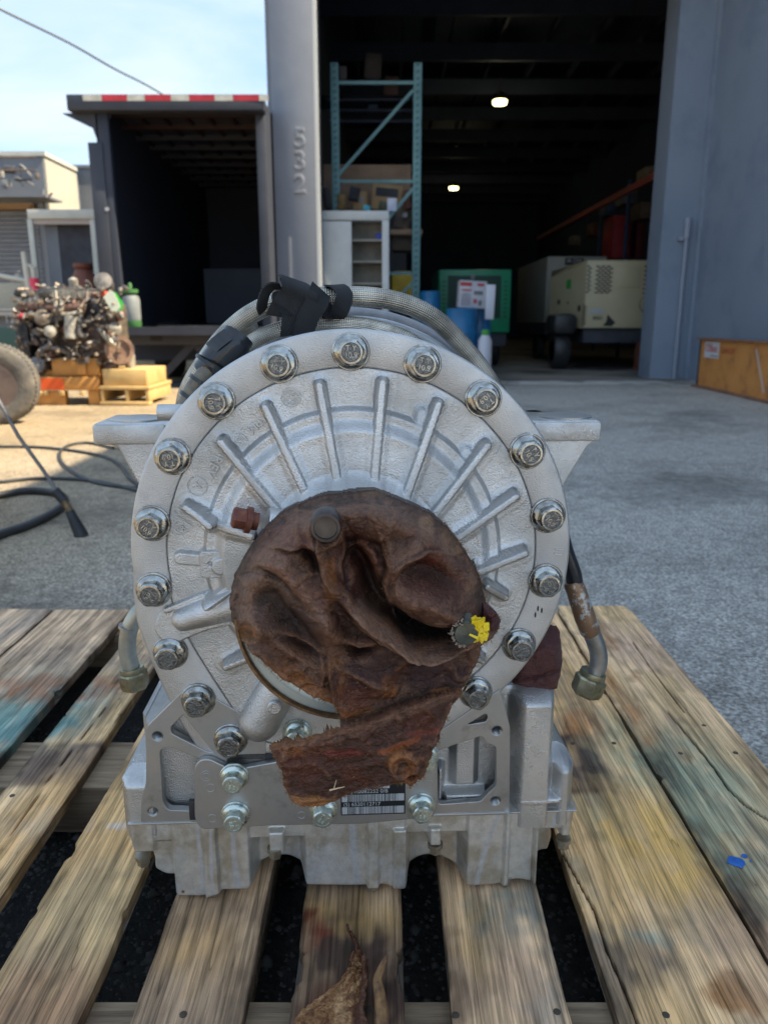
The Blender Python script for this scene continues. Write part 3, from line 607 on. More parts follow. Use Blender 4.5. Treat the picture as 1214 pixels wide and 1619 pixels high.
for px_, py_ in ((846, 972), (856, 965), (850, 962)):       # dark dings
    x, y, z = lift(px_, py_, 0); MB().lathe([(.002, 0), (.001, .0008)], Matrix.Translation((x, -.0003, z)) @ Matrix.Rotation(R(90), 4, 'X') @ Matrix.Diagonal((.6, 2, 1, 1)), n=8).build('ding', DARKH, gb)

# --- bolts
MX = Matrix.Rotation(R(90), 4, 'X')                         # lathe axis -> -Y
def bolt_parts(k, m=CHROME, md=CHROMD, txt='10.9'):
    w_ = MB().lathe([(.0215 * k, 0), (.0222 * k, .0006), (.0222 * k, .0028), (.0212 * k, .0036), (.0185 * k, .0038)], MX, n=40).mesh('washer', m, 30)
    f = MB().lathe([(.0200 * k, .0036), (.0204 * k, .0045), (.0200 * k, .0062), (.0178 * k, .0082), (.0152 * k, .0092)], MX, n=40)
    hx = f.b
    rot = MX @ Matrix.Rotation(R(11), 4, 'Z')
    prof = [(.0158 * k, .0085), (.0158 * k, .0205), (.0152 * k, .0222), (.0141 * k, .0236), (.0116 * k, .0238), (.0108 * k, .0226), (.0060, .0224)]
    n6 = 36; rings = []
    for j, (r, zz) in enumerate(prof):
        rg = []
        for i in range(n6):
            a = 2 * math.pi * i / n6; hexr = math.cos(math.pi / 6) / math.cos((a % (math.pi / 3)) - math.pi / 6)
            rr = r * hexr if j < 2 else (min(r * 1.0, r * hexr * 1.08) if j == 2 else r * .94)
            if j in (1,) : pass
            rg.append(hx.verts.new(rot @ Vector((rr * math.cos(a), rr * math.sin(a), zz))))
        rings.append(rg)
    for a_, b_ in zip(rings, rings[1:]):
        for i in range(n6): hx.faces.new((a_[i], a_[(i + 1) % n6], b_[(i + 1) % n6], b_[i]))
    hx.faces.new(rings[-1])
    body = f.mesh('bolt', m, 24)
    d = MB().lathe([(.0107 * k, .0222), (.0107 * k, .0228), (.0009, .0229)], MX, n=24).mesh('head_recess', md, 20)
    cu = bpy.data.curves.new('t', 'FONT'); cu.body = txt; cu.size = .0085 * k; cu.extrude = .0006; cu.align_x = 'CENTER'; cu.space_line = .8
    t1 = curvemesh('head_mark', cu, m); t1.transform(facing(0, -.0232, -.006 * k))
    cu = bpy.data.curves.new('t', 'FONT'); cu.body = 'T Y'; cu.size = .0085 * k; cu.extrude = .0006; cu.align_x = 'CENTER'
    t2 = curvemesh('head_mark', cu, m); t2.transform(facing(0, -.0232, .002 * k))
    return body, w_, d, t1, t2
BP = bolt_parts(1.0)
def put_bolt(parts, px, py, y0=0., rot=0, hh=.0235, lab=None, tilt=0):
    x, z = T(px, py, y0 - hh); b = link(bpy.data.objects.new('bolt', parts[0]), gb); b.location = (x, y0, z); b.rotation_euler = (0, rot, 0)
    for me_ in parts[1:]: link(bpy.data.objects.new(me_.name.split('.')[0], me_), b)
    if lab: tag(b, lab)
    return b
BOLTS = [(555, 557), (671, 577), (769, 633), (840, 718), (873, 822), (869, 927), (826, 1030), (756, 1107), (361, 1183), (309, 1119), (264, 1043), (237, 942), (234, 835), (267, 727), (338, 637), (439, 577)]
for i, (x, y) in enumerate(BOLTS): put_bolt(BP, x, y, 0, [0, .15, 2.4, 1.1, .9, 2.6, -.6, .5, 2, 1.2, .3, 2.2, .8, 3, 1.5, .4][i])

# --- lower case: machined frames, rough pockets, cover plate, oil pan
a = T(190, 1310, .02); b = T(925, 1080, .02); X, Z = grid(a[0], b[0], a[1], T(550, 1060, .0)[1], .0011)
def lx(px, py, yl=0.): return T(px, py, yl)
def sdr(px0, py0, px1, py1, r, yl=0.):
    p = lx(px0, py1, yl); s_ = lx(px1, py0, yl); return rbox(X, Z, p[0], s_[0], p[1], s_[1], r)
H = np.full(X.shape, -.030) + (fbm(X, Z, 70, 8, 4) - .5) * .0016
def addb(H, sd, top, soft, k=.004): return smax(H, -.034 + (top + .034) * (1 - S(sd, -soft, 0)), k)
H = addb(H, sdr(708, 1150, 768, 1262, .010), -.012, .014)
H = addb(H, sdr(684, 1215, 710, 1290, .008), -.010, .010)
H = addb(H, sdr(700, 1258, 775, 1300, .004), -.010, .006)
H = addb(H, sdr(796, 1090, 896, 1345, .022), .006, .022, .008)
H = addb(H, sdr(790, 1200, 815, 1300, .008), -.004, .012)
H = addb(H, sdr(786, 1098, 800, 1320, .006), -.014, .010)
H = addb(H, sdr(858, 1196, 940, 1350, .024), .004, .022, .006)
H = addb(H, sdr(815, 1256, 890, 1275, .004), .0045, .006)
H = addb(H, sdr(180, 1228, 252, 1345, .012), .0005, .012)
H = addb(H, sdr(232, 1090, 345, 1310, .010), -.018, .008)
d = seg(X, Z, lx(882, 1190), lx(884, 1208))[0]; H = H + .002 * (1 - S(d, .001, .004)); d = seg(X, Z, lx(876, 1212), lx(890, 1208))[0]; H = H + .004 * (1 - S(d, .002, .008)) * (.5 + fbm(X, Z, 200, 4, 2))
keep = np.minimum(np.minimum(sdr(232, 1088, 893, 1400, .008), sdr(201, 1228, 400, 1400, .012)), sdr(800, 1200, 912, 1400, .016)) < 0
keep &= ~((X < lx(310, 0)[0]) & (polysd(X, Z, [lx(150, 1155), lx(231, 1155), lx(330, 1070), lx(330, 980), lx(150, 980)]) < 0))
ksd = np.minimum(np.minimum(sdr(232, 1088, 893, 1400, .008), sdr(201, 1228, 400, 1400, .012)), sdr(800, 1200, 912, 1400, .016)); H = H - .018 * (1 - S(-ksd, 0, .016)) ** 2
relief('lower_case', X, Z, H, keep, ALU, gb, back=.30)
# machined frames
hole = lambda px, py, r=.0068: circ(*lx(px, py, -.002), r, 28)
F1 = [rnd([lx(*p, -.002) for p in [(232, 1302), (223, 1301), (224, 1262), (231, 1240), (231, 1150), (300, 1082), (420, 1150), (420, 1204), (380, 1214), (350, 1302)]], [.001, .008, .012, .01, .008, .002, .002, .002, .002, .001]),
      rnd([lx(*p, -.002) for p in [(253, 1186), (266, 1180), (318, 1201), (318, 1250), (306, 1282), (266, 1281), (258, 1268)]], .006),
      rnd([lx(*p, -.002) for p in [(270, 1150), (290, 1130), (338, 1190), (326, 1188), (272, 1160)]], .003), hole(249.5, 1164), hole(242, 1283)]
plate('machined_frame', F1, -.002, .010, ALUM, gb, bev=.0009)
F2 = [rnd([lx(*p, -.002) for p in [(640, 1200), (690, 1160), (790, 1090), (806, 1150), (805, 1288), (640, 1293)]], .001),
      rnd([lx(*p, -.002) for p in [(691, 1187), (762, 1163), (768, 1174), (784, 1180), (784, 1243), (768, 1257), (760, 1267), (693, 1272)]], .005),
      rnd([lx(*p, -.002) for p in [(738, 1146), (768, 1128), (771, 1134), (768, 1141)]], .003), hole(785.5, 1155), hole(783, 1266)]
plate('machined_frame', F2, -.002, .008, ALUM, gb, bev=.0009)
for px, py in ((249.5, 1164), (242, 1283), (785.5, 1155), (783, 1266)):
    x, z = lx(px, py, -.002); prof = []; bm_ = MB()
    for i in range(9): prof += [(.0066, .002 - .0022 * i), (.0055, .0009 - .0022 * i)]
    bm_.lathe(prof + [(.0001, -.02)], Matrix.Translation((x, 0, z)) @ MX, n=20, cap=False); bm_.build('thread', STEEL, gb)
o = MB().box((lx(300, 1280)[0], -.004, lx(306, 1294)[1]), (lx(312, 1280)[0], .003, lx(306, 1264)[1]), bev=.001).build('slot_plug', BLK, gb)
# black gap bar over cover plate
MB().box((lx(360, 1210)[0], -.002, lx(500, 1222)[1]), (lx(690, 1200)[0], .02, lx(500, 1188)[1])).build('gasket_gap', BLK, gb)
YP = -.012
PLT = rnd([lx(*p, YP) for p in [(307, 1214), (316, 1201), (332, 1200), (361, 1214), (380, 1215), (440, 1204), (640, 1172), (672, 1178), (690, 1192), (692, 1275), (685, 1292), (573, 1303), (440, 1305), (318, 1312), (308, 1296)]], [.008, .008, .008, .006, .01, .01, .02, .01, .01, .006, .006, .01, .01, .01, .01])
plate('access_plate', [PLT], YP, -.0022, ALUM, gb, bev=.0016, seg=3)
ZP = bolt_parts(.86, ZINC, ZINC, '8.8')
for i, (px, py) in enumerate([(367, 1243), (369, 1304), (510, 1297), (668, 1290), (674, 1209)]): put_bolt(ZP, px, py, YP, [.2, 1.3, .7, .1, .5][i], .0235, lab='pale green zinc bolt of the lower access plate')
put_bolt(ZP, 468, 1172, 0, 1)
for px, py, r in ((326, 1227, .0078), (326, 1227, .0045), (333, 1246, .0062), (336, 1294, .0062), (477, 1289, .0055), (678, 1240, .006)):
    x, z = lx(px, py, YP); plate('cast_ring', [circ(x, z, r, 24), circ(x, z, r - .0011, 24)], YP - .0007, YP + .001, ALUM, gb, bev=.0002)
# label plate with bar codes
lab0 = lx(539, 1289, YP); lab1 = lx(641, 1221, YP); lw = lab1[0] - lab0[0]; lh = lab1[1] - lab0[1]
lb = MB().box((lab0[0], YP - .0005, lab0[1]), (lab1[0], YP + .0002, lab1[1])).build('label', LABEL, gb, smooth=0); tag(lb, 'black label with white bar codes and serial number')
mb = MB(); rs = random.Random(5); yb = YP - .0009
def bars(z0, z1, x0=.02, x1=.985, wide=True):
    x = x0
    if wide: mb.box((lab0[0] + lw * x, yb, lab0[1] + lh * z0), (lab0[0] + lw * (x + .085), yb + .0005, lab0[1] + lh * z1)); x += .10; x1 -= .10
    while x < x1:
        w_ = rs.choice((.006, .008, .013, .02)); mb.box((lab0[0] + lw * x, yb, lab0[1] + lh * z0), (lab0[0] + lw * (x + w_), yb + .0005, lab0[1] + lh * z1)); x += w_ + rs.choice((.006, .009, .013))
    if wide: mb.box((lab0[0] + lw * x1, yb, lab0[1] + lh * z0), (lab0[0] + lw * (x1 + .095), yb + .0005, lab0[1] + lh * z1))
bars(.03, .20); bars(.33, .50); bars(.64, .84, .02, .76); mb.build('bar_code', WHITEP, lb, smooth=0)
for s_, zf in (('(1P) R0082252 0/B', .575), ('(S) 6520112717', .265)): textobj('lettering', s_, lh * .125, WHITEP, lb, facing(lab0[0] + lw * .04, YP - .001, lab0[1] + lh * zf), .0002, 'LEFT')
# --- oil pan
X, Z = grid(T(190, 1330, 0)[0], T(925, 1330, 0)[0], -.004, T(550, 1276, 0)[1] + .004, .0011)
OUT = [(201, 1285), (201, 1325), (207, 1352), (213, 1358), (236, 1360), (236, 1380), (248, 1388), (264, 1395), (269, 1418), (275, 1422), (322, 1423), (349, 1413), (396, 1412), (404, 1402), (411, 1392), (427, 1384), (452, 1382), (471, 1391), (480, 1405), (560, 1406), (606, 1404), (614, 1408), (640, 1408), (649, 1403), (655, 1391), (672, 1382), (692, 1381), (714, 1390), (729, 1403), (741, 1407), (784, 1404), (817, 1395), (846, 1401), (858, 1394), (861, 1374), (879, 1372), (884, 1357), (884, 1331), (905, 1330), (914, 1275), (914, 1260), (201, 1260)]
OUTL = rnd([lx(*p, -.0) for p in OUT], [.004, .010, .010, .006] + [.006] * (len(OUT) - 4))
sd_ = polysd(X, Z, OUTL)
H = np.full(X.shape, -.032) + (fbm(X, Z, 60, 12, 4) - .5) * .0014
H = addb(H, sdr(180, 1230, 246, 1356, .01), .002, .010)
H = addb(H, sdr(232, 1250, 300, 1400, .012), -.006, .014)
H = addb(H, sdr(268, 1250, 404, 1440, .014), .001, .014); H = addb(H, sdr(320, 1250, 348, 1440, .008), .009, .009)
H = addb(H, sdr(190, 1230, 930, 1343, .004), -.003, .010); H = addb(H, sdr(421, 1305, 455, 1350, .006), .008, .007)
H = addb(H, sdr(472, 1250, 655, 1440, .014), .001, .014); H = addb(H, sdr(572, 1250, 608, 1440, .008), .009, .010); H = addb(H, sdr(612, 1300, 652, 1440, .010), .006, .010)
H = addb(H, sdr(722, 1250, 860, 1440, .014), .001, .014); H = addb(H, sdr(782, 1250, 817, 1440, .008), .009, .010); H = addb(H, sdr(832, 1250, 862, 1440, .008), .007, .009)
H = addb(H, sdr(672, 1300, 704, 1340, .006), .006, .008); H = addb(H, sdr(878, 1230, 935, 1330, .01), .001, .010)
H = H - .014 * S(sd_, -.011, .0) ** 2
lip = 1 - S(Z, T(550, 1300, 0)[1] + .012, T(550, 1300, 0)[1] + .0135)
colr = np.zeros(X.shape + (3,)); base = np.array((.68, .65, .60)); colr[:] = base
g1 = S(fbm(X, Z, 22, 21, 6), .40, .66); colr = lerpc(colr, (.44, .38, .29), g1 * .8); g2 = S(fbm(X * 1.4, Z * .6, 45, 22, 5), .55, .7); colr = lerpc(colr, (.62, .62, .62), g2 * .55)
for P, w_ in [([(312, 1306), (318, 1360), (326, 1420)], .0032), ([(335, 1306), (336, 1370), (339, 1418)], .0028), ([(368, 1306), (370, 1350), (378, 1408)], .0040), ([(788, 1284), (775, 1320), (760, 1365), (752, 1402)], .0035), ([(556, 1300), (560, 1350), (566, 1405)], .006), ([(876, 1290), (877, 1330)], .003)]:
    d, _, f_ = pline(X, Z, [lx(*p) for p in P]); colr = lerpc(colr, (.60, .62, .66), (1 - S(d, w_ * .4, w_ * (1 + .6 * f_))) * .85)
d = np.hypot((X - lx(505, 1375)[0]) / .05, (Z - lx(505, 1375)[1]) / .03) - 1 + (fbm(X * 3, Z, 60, 9, 4) - .5) * 2.4; colr = lerpc(colr, (.66, .68, .71), (1 - S(d, -.2, .2)) * .6)
d = np.hypot((X - lx(620, 1385)[0]) / .02, (Z - lx(620, 1385)[1]) / .02) - 1 + (fbm(X * 3, Z, 60, 19, 4) - .5) * 2.4; colr = lerpc(colr, (.66, .68, .71), (1 - S(d, -.2, .2)) * .6)
d = np.hypot(X - lx(290, 1409)[0], Z - lx(290, 1409)[1]); colr = lerpc(colr, (.30, .09, .02), 1 - S(d, .0015, .003))
PANM = mk('oil_pan_casting', (1.1, 1.1, 1.1), (.85, .84, .82), s=60, attr='Col', metal=.72, rough=.45, bump=.5, bs=380, bd=.0012)
relief('oil_pan', X, Z, H, (sd_ < 0) & (Z < T(550, 1291, 0)[1] + .002), PANM, gb, back=.30, col=colr)
# thin gasket lip
zl = T(550, 1291, 0)[1]
MB().box((lx(203, 1301)[0], -.004, zl - .001), (lx(911, 1280)[0], .28, zl + .0018), bev=.0012).build('pan_gasket', ALUM, gb)
PB = MB().lathe([(.0105, -.004), (.0105, .002), (.0095, .003), (.0085, .0035)], n=28).lathe([(.0085, .003), (.0085, .011), (.007, .0125)], n=6).mesh('pan_bolt', mk('dull_pan_bolt', (.42, .40, .34), (.28, .24, .18), s=60, metal=.85, rough=.4), 24)
for px, py, yy in ((227, 1355, .018), (435, 1343, -.002), (588, 1407, .006), (688, 1336, .004), (797, 1402, .006), (890, 1328, .012), (338, 1418, .006)):
    x, z = lx(px, py, yy); o = link(bpy.data.objects.new('pan_bolt', PB), gb); o.location = (x, yy, max(z, .0135)); o.rotation_euler = (math.pi, 0, .4)
# body behind, mounting ears
MB().box((-.2, .03, .10), (.2, .62, .50), bev=.03).build('gear_case', ALU, gb)
MB().box((-.235, .29, .006), (.235, .60, .20), bev=.02).build('rear_case', ALU, gb)
def ear(sg):
    yl = .16
    if sg < 0: P = [(147, 673), (151, 669), (250, 669), (330, 668), (330, 860), (235, 790), (226, 777), (186, 706), (150, 699)]; top = 669
    else: P = [(950, 667), (946, 664), (860, 665), (780, 665), (780, 860), (880, 790), (893, 765), (930, 705), (950, 692)]; top = 664
    plate('mounting_ear', [rnd([T(*p, yl) for p in P][::sg], .004)], yl, yl + .10, ALU, gb, bev=.003)
    x0, z = T(147 if sg < 0 else 950, top, yl); x1 = T(262 if sg < 0 else 845, top, yl)[0]
    MB().box((min(x0, x1) - .001, yl - .004, z - .030), (max(x0, x1), yl + .108, z - .002), bev=.004).build('ear_pad', ALU, gb)
    xm = T(205 if sg < 0 else 905, top, yl)[0]; MB().lathe([(.040, 0), (.040, .005), (.036, .0055)], Matrix.Translation((xm, yl + .045, z - .003)), n=30).build('ear_boss', ALUM, gb)
ear(-1); ear(1)
for px, py in ((275, 652), (820, 650)):
    x, y, z = T3(px, py, .12); MB().cyl((x - .02 * (1 if px < 500 else -1), .12, z), (x + .02, .12, z), .011, 14).build('case_lug', ALU, gb)
x, y, z = T3(238, 1010, .012); plate('side_tab', [rnd([T(*p, .02) for p in [(219, 1002), (232, 994), (260, 1000), (260, 1036), (235, 1035), (224, 1022)]], .005)], .026, .034, ALU, gb, bev=.001)
# output hub and its flange under the wrapping
MB().lathe([(.098, 0), (.097, .05), (.096, .07), (.094, .075)], Matrix.Translation((HC[0], -.01, HC[2])) @ MX, n=64).build('hub', ALU, gb)
MB().lathe([(.1255, 0), (.1270, .002), (.1270, .012), (.1245, .0145), (.115, .0150), (.111, .0125), (.040, .011)], Matrix.Translation((FC[0], -.090, FC[2])) @ Matrix.Diagonal((.975, 1, .975, 1)) @ MX, n=96).build('output_flange', HUBM, gb)
# ------------------------------------------------------------------ yard buildings
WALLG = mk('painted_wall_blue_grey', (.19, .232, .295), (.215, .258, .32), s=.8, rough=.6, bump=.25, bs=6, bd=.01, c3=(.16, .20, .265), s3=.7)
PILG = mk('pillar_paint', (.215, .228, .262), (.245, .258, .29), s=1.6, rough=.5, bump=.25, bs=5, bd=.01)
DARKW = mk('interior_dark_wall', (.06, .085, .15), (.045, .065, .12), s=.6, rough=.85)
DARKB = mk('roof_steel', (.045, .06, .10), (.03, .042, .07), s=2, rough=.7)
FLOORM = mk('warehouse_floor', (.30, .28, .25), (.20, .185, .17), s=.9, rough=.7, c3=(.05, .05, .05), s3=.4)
wh = thing('warehouse', 'large blue grey warehouse with an open doorway and 532 on its corner pillar', 'building', (1.5, 12.9, 0))
WO = Vector((1.5, 12.9, 0))
def wbox(name, a, b, m, parent=wh, O=WO, bev=0, rz=0):
    a, b = Vector(a), Vector(b); c = (a + b) / 2; h = (b - a) / 2
    o = MB().box(tuple(-h), tuple(h), bev=bev).build(name, m, parent); o.location = c - (O if parent is not None else Vector((0, 0, 0))); o.rotation_euler = (0, 0, rz); return o
X1 = at(1027, 590, 12.9)[0]
wbox('jamb', (X1, 12.9, 0), (5.05, 13.5, 8.6), WALLG)
wbox('side_wall', (5.05, -1.7, 0), (9.2, 13.5, 8.6), WALLG)  # unseen near end cut short to let in sky and bounced light
wbox('corner_trim', (5.0, 12.82, 0), (5.09, 12.91, 8.6), WALLG)
pxl = at(434, 300, 12.0)[0]; pxr = at(502, 300, 12.0)[0]
pil = wbox('pillar', (pxl, 12.0, 0), (pxr, 12.9, 8.6), PILG, bev=.015)
wbox('pillar_trim', (pxr - .02, 11.985, 0), (pxr + .03, 12.06, 8.6), mk('bright_edge', (.62, .62, .58), rough=.5))
wbox('pillar_return', (pxl - .09, 12.25, 0), (pxl - .002, 12.9, 8.6), PILG)
wbox('corner_guard', (at(457, 400, 12)[0], 11.975, 0), (at(461, 400, 12)[0], 11.998, at(457, 375, 12)[2]), PILG)
for s_, py in (('5', 220), ('3', 256), ('2', 293)):
    x, y, z = at(474, py, 12.0); o = textobj('digit', s_, .36, PILG, wh, facing(0, 0, 0), .012, bev=.01); o.location = Vector((x, 11.99, z)) - WO
wbox('header', (pxr, 12.1, 6.2), (X1, 13.0, 8.6), WALLG)
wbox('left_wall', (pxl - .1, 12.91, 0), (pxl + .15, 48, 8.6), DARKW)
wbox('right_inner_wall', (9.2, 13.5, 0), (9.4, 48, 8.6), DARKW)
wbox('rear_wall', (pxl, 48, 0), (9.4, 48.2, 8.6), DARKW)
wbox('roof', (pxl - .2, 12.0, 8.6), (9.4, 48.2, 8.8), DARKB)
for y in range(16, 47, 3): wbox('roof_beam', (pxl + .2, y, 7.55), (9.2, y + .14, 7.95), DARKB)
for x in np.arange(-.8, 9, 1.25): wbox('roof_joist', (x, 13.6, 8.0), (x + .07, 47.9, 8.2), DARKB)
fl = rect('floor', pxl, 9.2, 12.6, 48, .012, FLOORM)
# conduit on the right jamb
x, y, z = at(1084, 345, 12.0); cdm = mk('conduit_paint', (.24, .27, .33), rough=.5)
cz = at(1084, 345, 12.88)[2]; cx = at(1082, 400, 12.86)[0]
c_ = thing('conduit', 'painted grey conduit pipe climbing the wall right of the open doorway', 'pipe', (cx, 12.84, 0))
MB().cyl((0, 0, 0), (0, 0, cz - .25), .032, 12).build('pipe', cdm, c_); MB().cyl((0, 0, cz - .3), (0, 0, cz), .05, 12).build('fitting', cdm, c_)
MB().box((-.13, .0, cz - .34), (.0, .05, cz - .28)).build('bracket', cdm, c_)
LITE = mk('lamp_lit', (1, 1, .8), emit=(1, .86, .35, 1.6))
lm = mk('lamp_case', (.1, .1, .11), rough=.5)
for i, (px, py, Y, w_) in enumerate([(790, 159, 23.5, .21), (717, 296, 37.5, .22)]):
    x, y, z = at(px, py, Y); t_ = thing('ceiling_light', ['nearer and larger lit ceiling lamp in the warehouse', 'farther and smaller lit ceiling lamp, low and left in the warehouse'][i], 'lamp', (x, y, z), group='warehouse ceiling lights')
    MB().lathe([(w_, 0), (w_ * 1.05, .04), (w_ * .8, .16), (w_ * .3, .22)], n=20).build('shade', lm, t_); MB().lathe([(w_ * .9, -.09), (w_ * .95, -.005), (w_ * .9, 0)], n=20).build('diffuser', LITE, t_)
    MB().cyl((0, 0, .2), (0, 0, 7.6 - z), .015, 8).build('stem', lm, t_)
    ld = bpy.data.lights.new('bulb', 'POINT'); ld.energy = 2.5; ld.color = (1, .9, .6); ld.shadow_soft_size = .15; lo_ = bpy.data.objects.new('bulb', ld); COL.objects.link(lo_); lo_.parent = t_; lo_.location = (0, 0, -.25)
# teal pallet-rack upright frame
TEALM = mk('rack_teal', (.17, .34, .34), (.11, .24, .25), s=3, rough=.5)
def A(px, py, Y): return Vector(at(px, py, Y))
YR = 13.9; xl = A(530, 200, YR).x; xr = A(659, 250, YR).x; zt = A(659, 100, YR).z
rk = thing('pallet_rack', 'tall teal storage rack end frame with one diagonal brace, behind the white cabinet', 'rack', (xl, YR, 0))
hm = mk('rack_hole', (.02, .03, .035))
for x0, wq in ((xl, .13), (xr, .135)):
    u = MB().box((x0 - xl - wq / 2, -.04, 0), (x0 - xl + wq / 2, .04, zt), bev=.006).build('upright', TEALM, rk)
    m_ = MB()
    for k in range(int(zt / .1)):
        z = .1 + k * .1; m_.box((-.022, -.043, z), (-.008, -.0405, z + .045)).box((.008, -.043, z + .01), (.022, -.0405, z + .055))
    hmo = m_.build('punched_holes', hm, u, smooth=0); hmo.location = (x0 - xl, 0, 0); tag(hmo, kind='stuff')
    MB().box((x0 - xl - .12, -.08, .012), (x0 - xl + .12, .08, .024)).build('foot_plate', TEALM, rk)
for py in (131, 287, 432): z = A(600, py, YR).z; MB().box((.06, -.02, z - .025), (xr - xl - .065, .02, z + .025)).build('cross_bar', TEALM, rk)
for a_, b_ in (((653, 143), (536, 276)), ((654, 297), (610, 350)), ((654, 445), (600, 500))):
    p, q_ = A(*a_, YR), A(*b_, YR); o = rk.location; MB().bar(p - o, q_ - o, .04, .05).build('brace', TEALM, rk)
# things inside on the left: shelf with board and boxes
PLY = mk('plywood', (.38, .25, .17), (.30, .19, .12), s=3, rough=.8); CARD = mk('cardboard', (.42, .29, .15), (.34, .22, .11), s=4, rough=.8)
DKM = mk('dark_clutter', (.05, .055, .07), (.03, .03, .04), s=4, rough=.7); GRYM = mk('grey_clutter', (.25, .25, .27), (.14, .14, .16), s=5, rough=.6)
def item(name, label, cat, x0, y0, x1, y1, Y, dep, m, rot=0, group=None, bev=.01):
    a_ = A(x0, y1, Y); b_ = A(x1, y0, Y); c = ((a_.x + b_.x) / 2, Y + dep / 2, a_.z)
    o = MB().box((a_.x - c[0], -dep / 2, 0), (b_.x - c[0], dep / 2, b_.z - a_.z), bev=bev).build(name, m); o.location = c; o.rotation_euler = (0, rot, 0); return tag(o, label, cat, group)
item('plywood_sheet', 'bare brown plywood sheet standing behind the teal rack frame', 'board', 512, 260, 650, 331, 15.0, .03, PLY)
bx = item('cardboard_box', 'open tan cardboard box tilted on the shelf behind the white cabinet', 'box', 586, 291, 634, 332, 14.4, .35, CARD, .09)
a_ = A(588, 313, 14.4) - A(586, 332, 14.4); w2 = (A(634, 300, 14.4).x - A(586, 300, 14.4).x) / 2
MB().box((-w2 * .75, -.19, .22), (w2 * .7, -.172, .36)).build('opening', DKM, bx)
item('cardboard_box', 'small brown carton in the middle of the shelf over the white cabinet', 'box', 558, 303, 580, 332, 14.2, .3, CARD)
item('black_bin', 'small black bin on the shelf left of the cardboard boxes', 'bin', 550, 295, 566, 316, 14.1, .2, DKM, .2)
item('white_bottle', 'white jug at the right end of the cabinet top', 'bottle', 612, 313, 627, 334, 13.2, .1, mk('jug_white', (.55, .58, .64), (.4, .42, .6), s=8))
item('rag', 'crumpled cyan rag lying on the white cabinet', 'cloth', 573, 324, 584, 332, 12.9, .1, mk('cyan_rag', (.03, .28, .38)), .3)
item('wood_shelf', 'rough brown wooden shelf between the cabinet and the teal rack upright', 'shelf', 617, 362, 668, 371, 14.2, .8, PLY)
item('shelf_load', 'dark greasy machine parts piled under the rough brown shelf', 'machine parts', 620, 372, 662, 396, 14.4, .5, mk('greasy', (.10, .07, .05), (.05, .04, .03), s=6))
item('coiled_hose', 'brown bundled hose hanging over the rough brown shelf', 'hose', 622, 330, 648, 361, 14.3, .3, mk('hose_bundle', (.16, .11, .07), (.06, .05, .05), s=9, bump=.8, bs=12, bd=.05), .2)
item('blue_crate', 'dim blue crate high in the dark warehouse behind the teal rack', 'crate', 582, 153, 597, 171, 19, .4, mk('crate_blue', (.08, .16, .26)))
item('cardboard_box', 'dim grey carton on the high shelf behind the top of the teal rack', 'box', 575, 84, 600, 124, 18.5, .5, mk('old_carton', (.20, .17, .16), (.12, .11, .11), s=4), .09)
item('cardboard_box', 'reddish carton low on the high shelf behind the teal rack', 'box', 607, 120, 629, 150, 18.6, .4, mk('red_carton', (.16, .09, .08)), .05)
item('white_can', 'narrow pale can beside the top of the left rack upright', 'can', 537, 104, 548, 125, 18.4, .15, mk('pale_can', (.28, .27, .30)))
for y0 in (155, 172, 189): item('storage_beam', 'dim rack beam behind the teal frame', 'beam', 515, y0, 658, y0 + 4, 18.2, .1, mk('dim_beam', (.08, .10, .16)), group='dim storage beams')
item('storage_deck', 'high storage deck carrying dim cartons in the dark', 'shelf', 500, 150, 665, 153, 18.4, 1.0, DKM)
item('yellow_tank', 'yellow plastic tank at the foot of the teal rack upright', 'tank', 618, 428, 655, 480, 14.5, .5, mk('tank_yellow', (.72, .50, .03), (.5, .33, .03), s=4), bev=.08)
# white cabinet
YC = 12.75; ca_, cb_ = A(506, 333, YC), A(615, 333, YC); zc = ca_.z; O = Vector(((ca_.x + cb_.x) / 2, YC, .012)); hw = (cb_.x - ca_.x) / 2
WHT = mk('cabinet_white', (.55, .58, .58), (.47, .49, .49), s=3, rough=.5); CBI = mk('cabinet_inside', (.30, .28, .24), (.18, .17, .15), s=4, rough=.6)
cb = thing('metal_cabinet', 'tall pale metal cabinet with one door shut and open dusty shelves', 'cabinet', tuple(O))
H_ = zc - .012
MB().box((-hw, 0, H_ - .14), (hw, .5, H_), bev=.008).build('top', WHT, cb); MB().box((-hw, .47, 0), (hw, .5, H_ - .142)).build('back_panel', CBI, cb)
MB().box((-hw, 0, 0), (-hw + .03, .468, H_ - .142)).build('side_panel', WHT, cb); MB().box((hw - .11, 0, 0), (hw, .468, H_ - .142), bev=.005).build('side_panel', WHT, cb)
dx = A(556, 400, YC).x - O.x
MB().box((-hw + .032, -.02, .06), (dx, .02, H_ - .16), bev=.004).build('door', WHT, cb)
for py in (380, 414, 449, 484, 520): z = A(580, py, YC).z; MB().box((dx + .002, .03, z - .02), (hw - .112, .468, z + .008)).build('shelf', CBI, cb)
item('paint_can', 'small blue can on the top shelf of the metal cabinet', 'can', 594, 369, 604, 378, YC + .1, .1, mk('can_blue', (.02, .05, .30)))
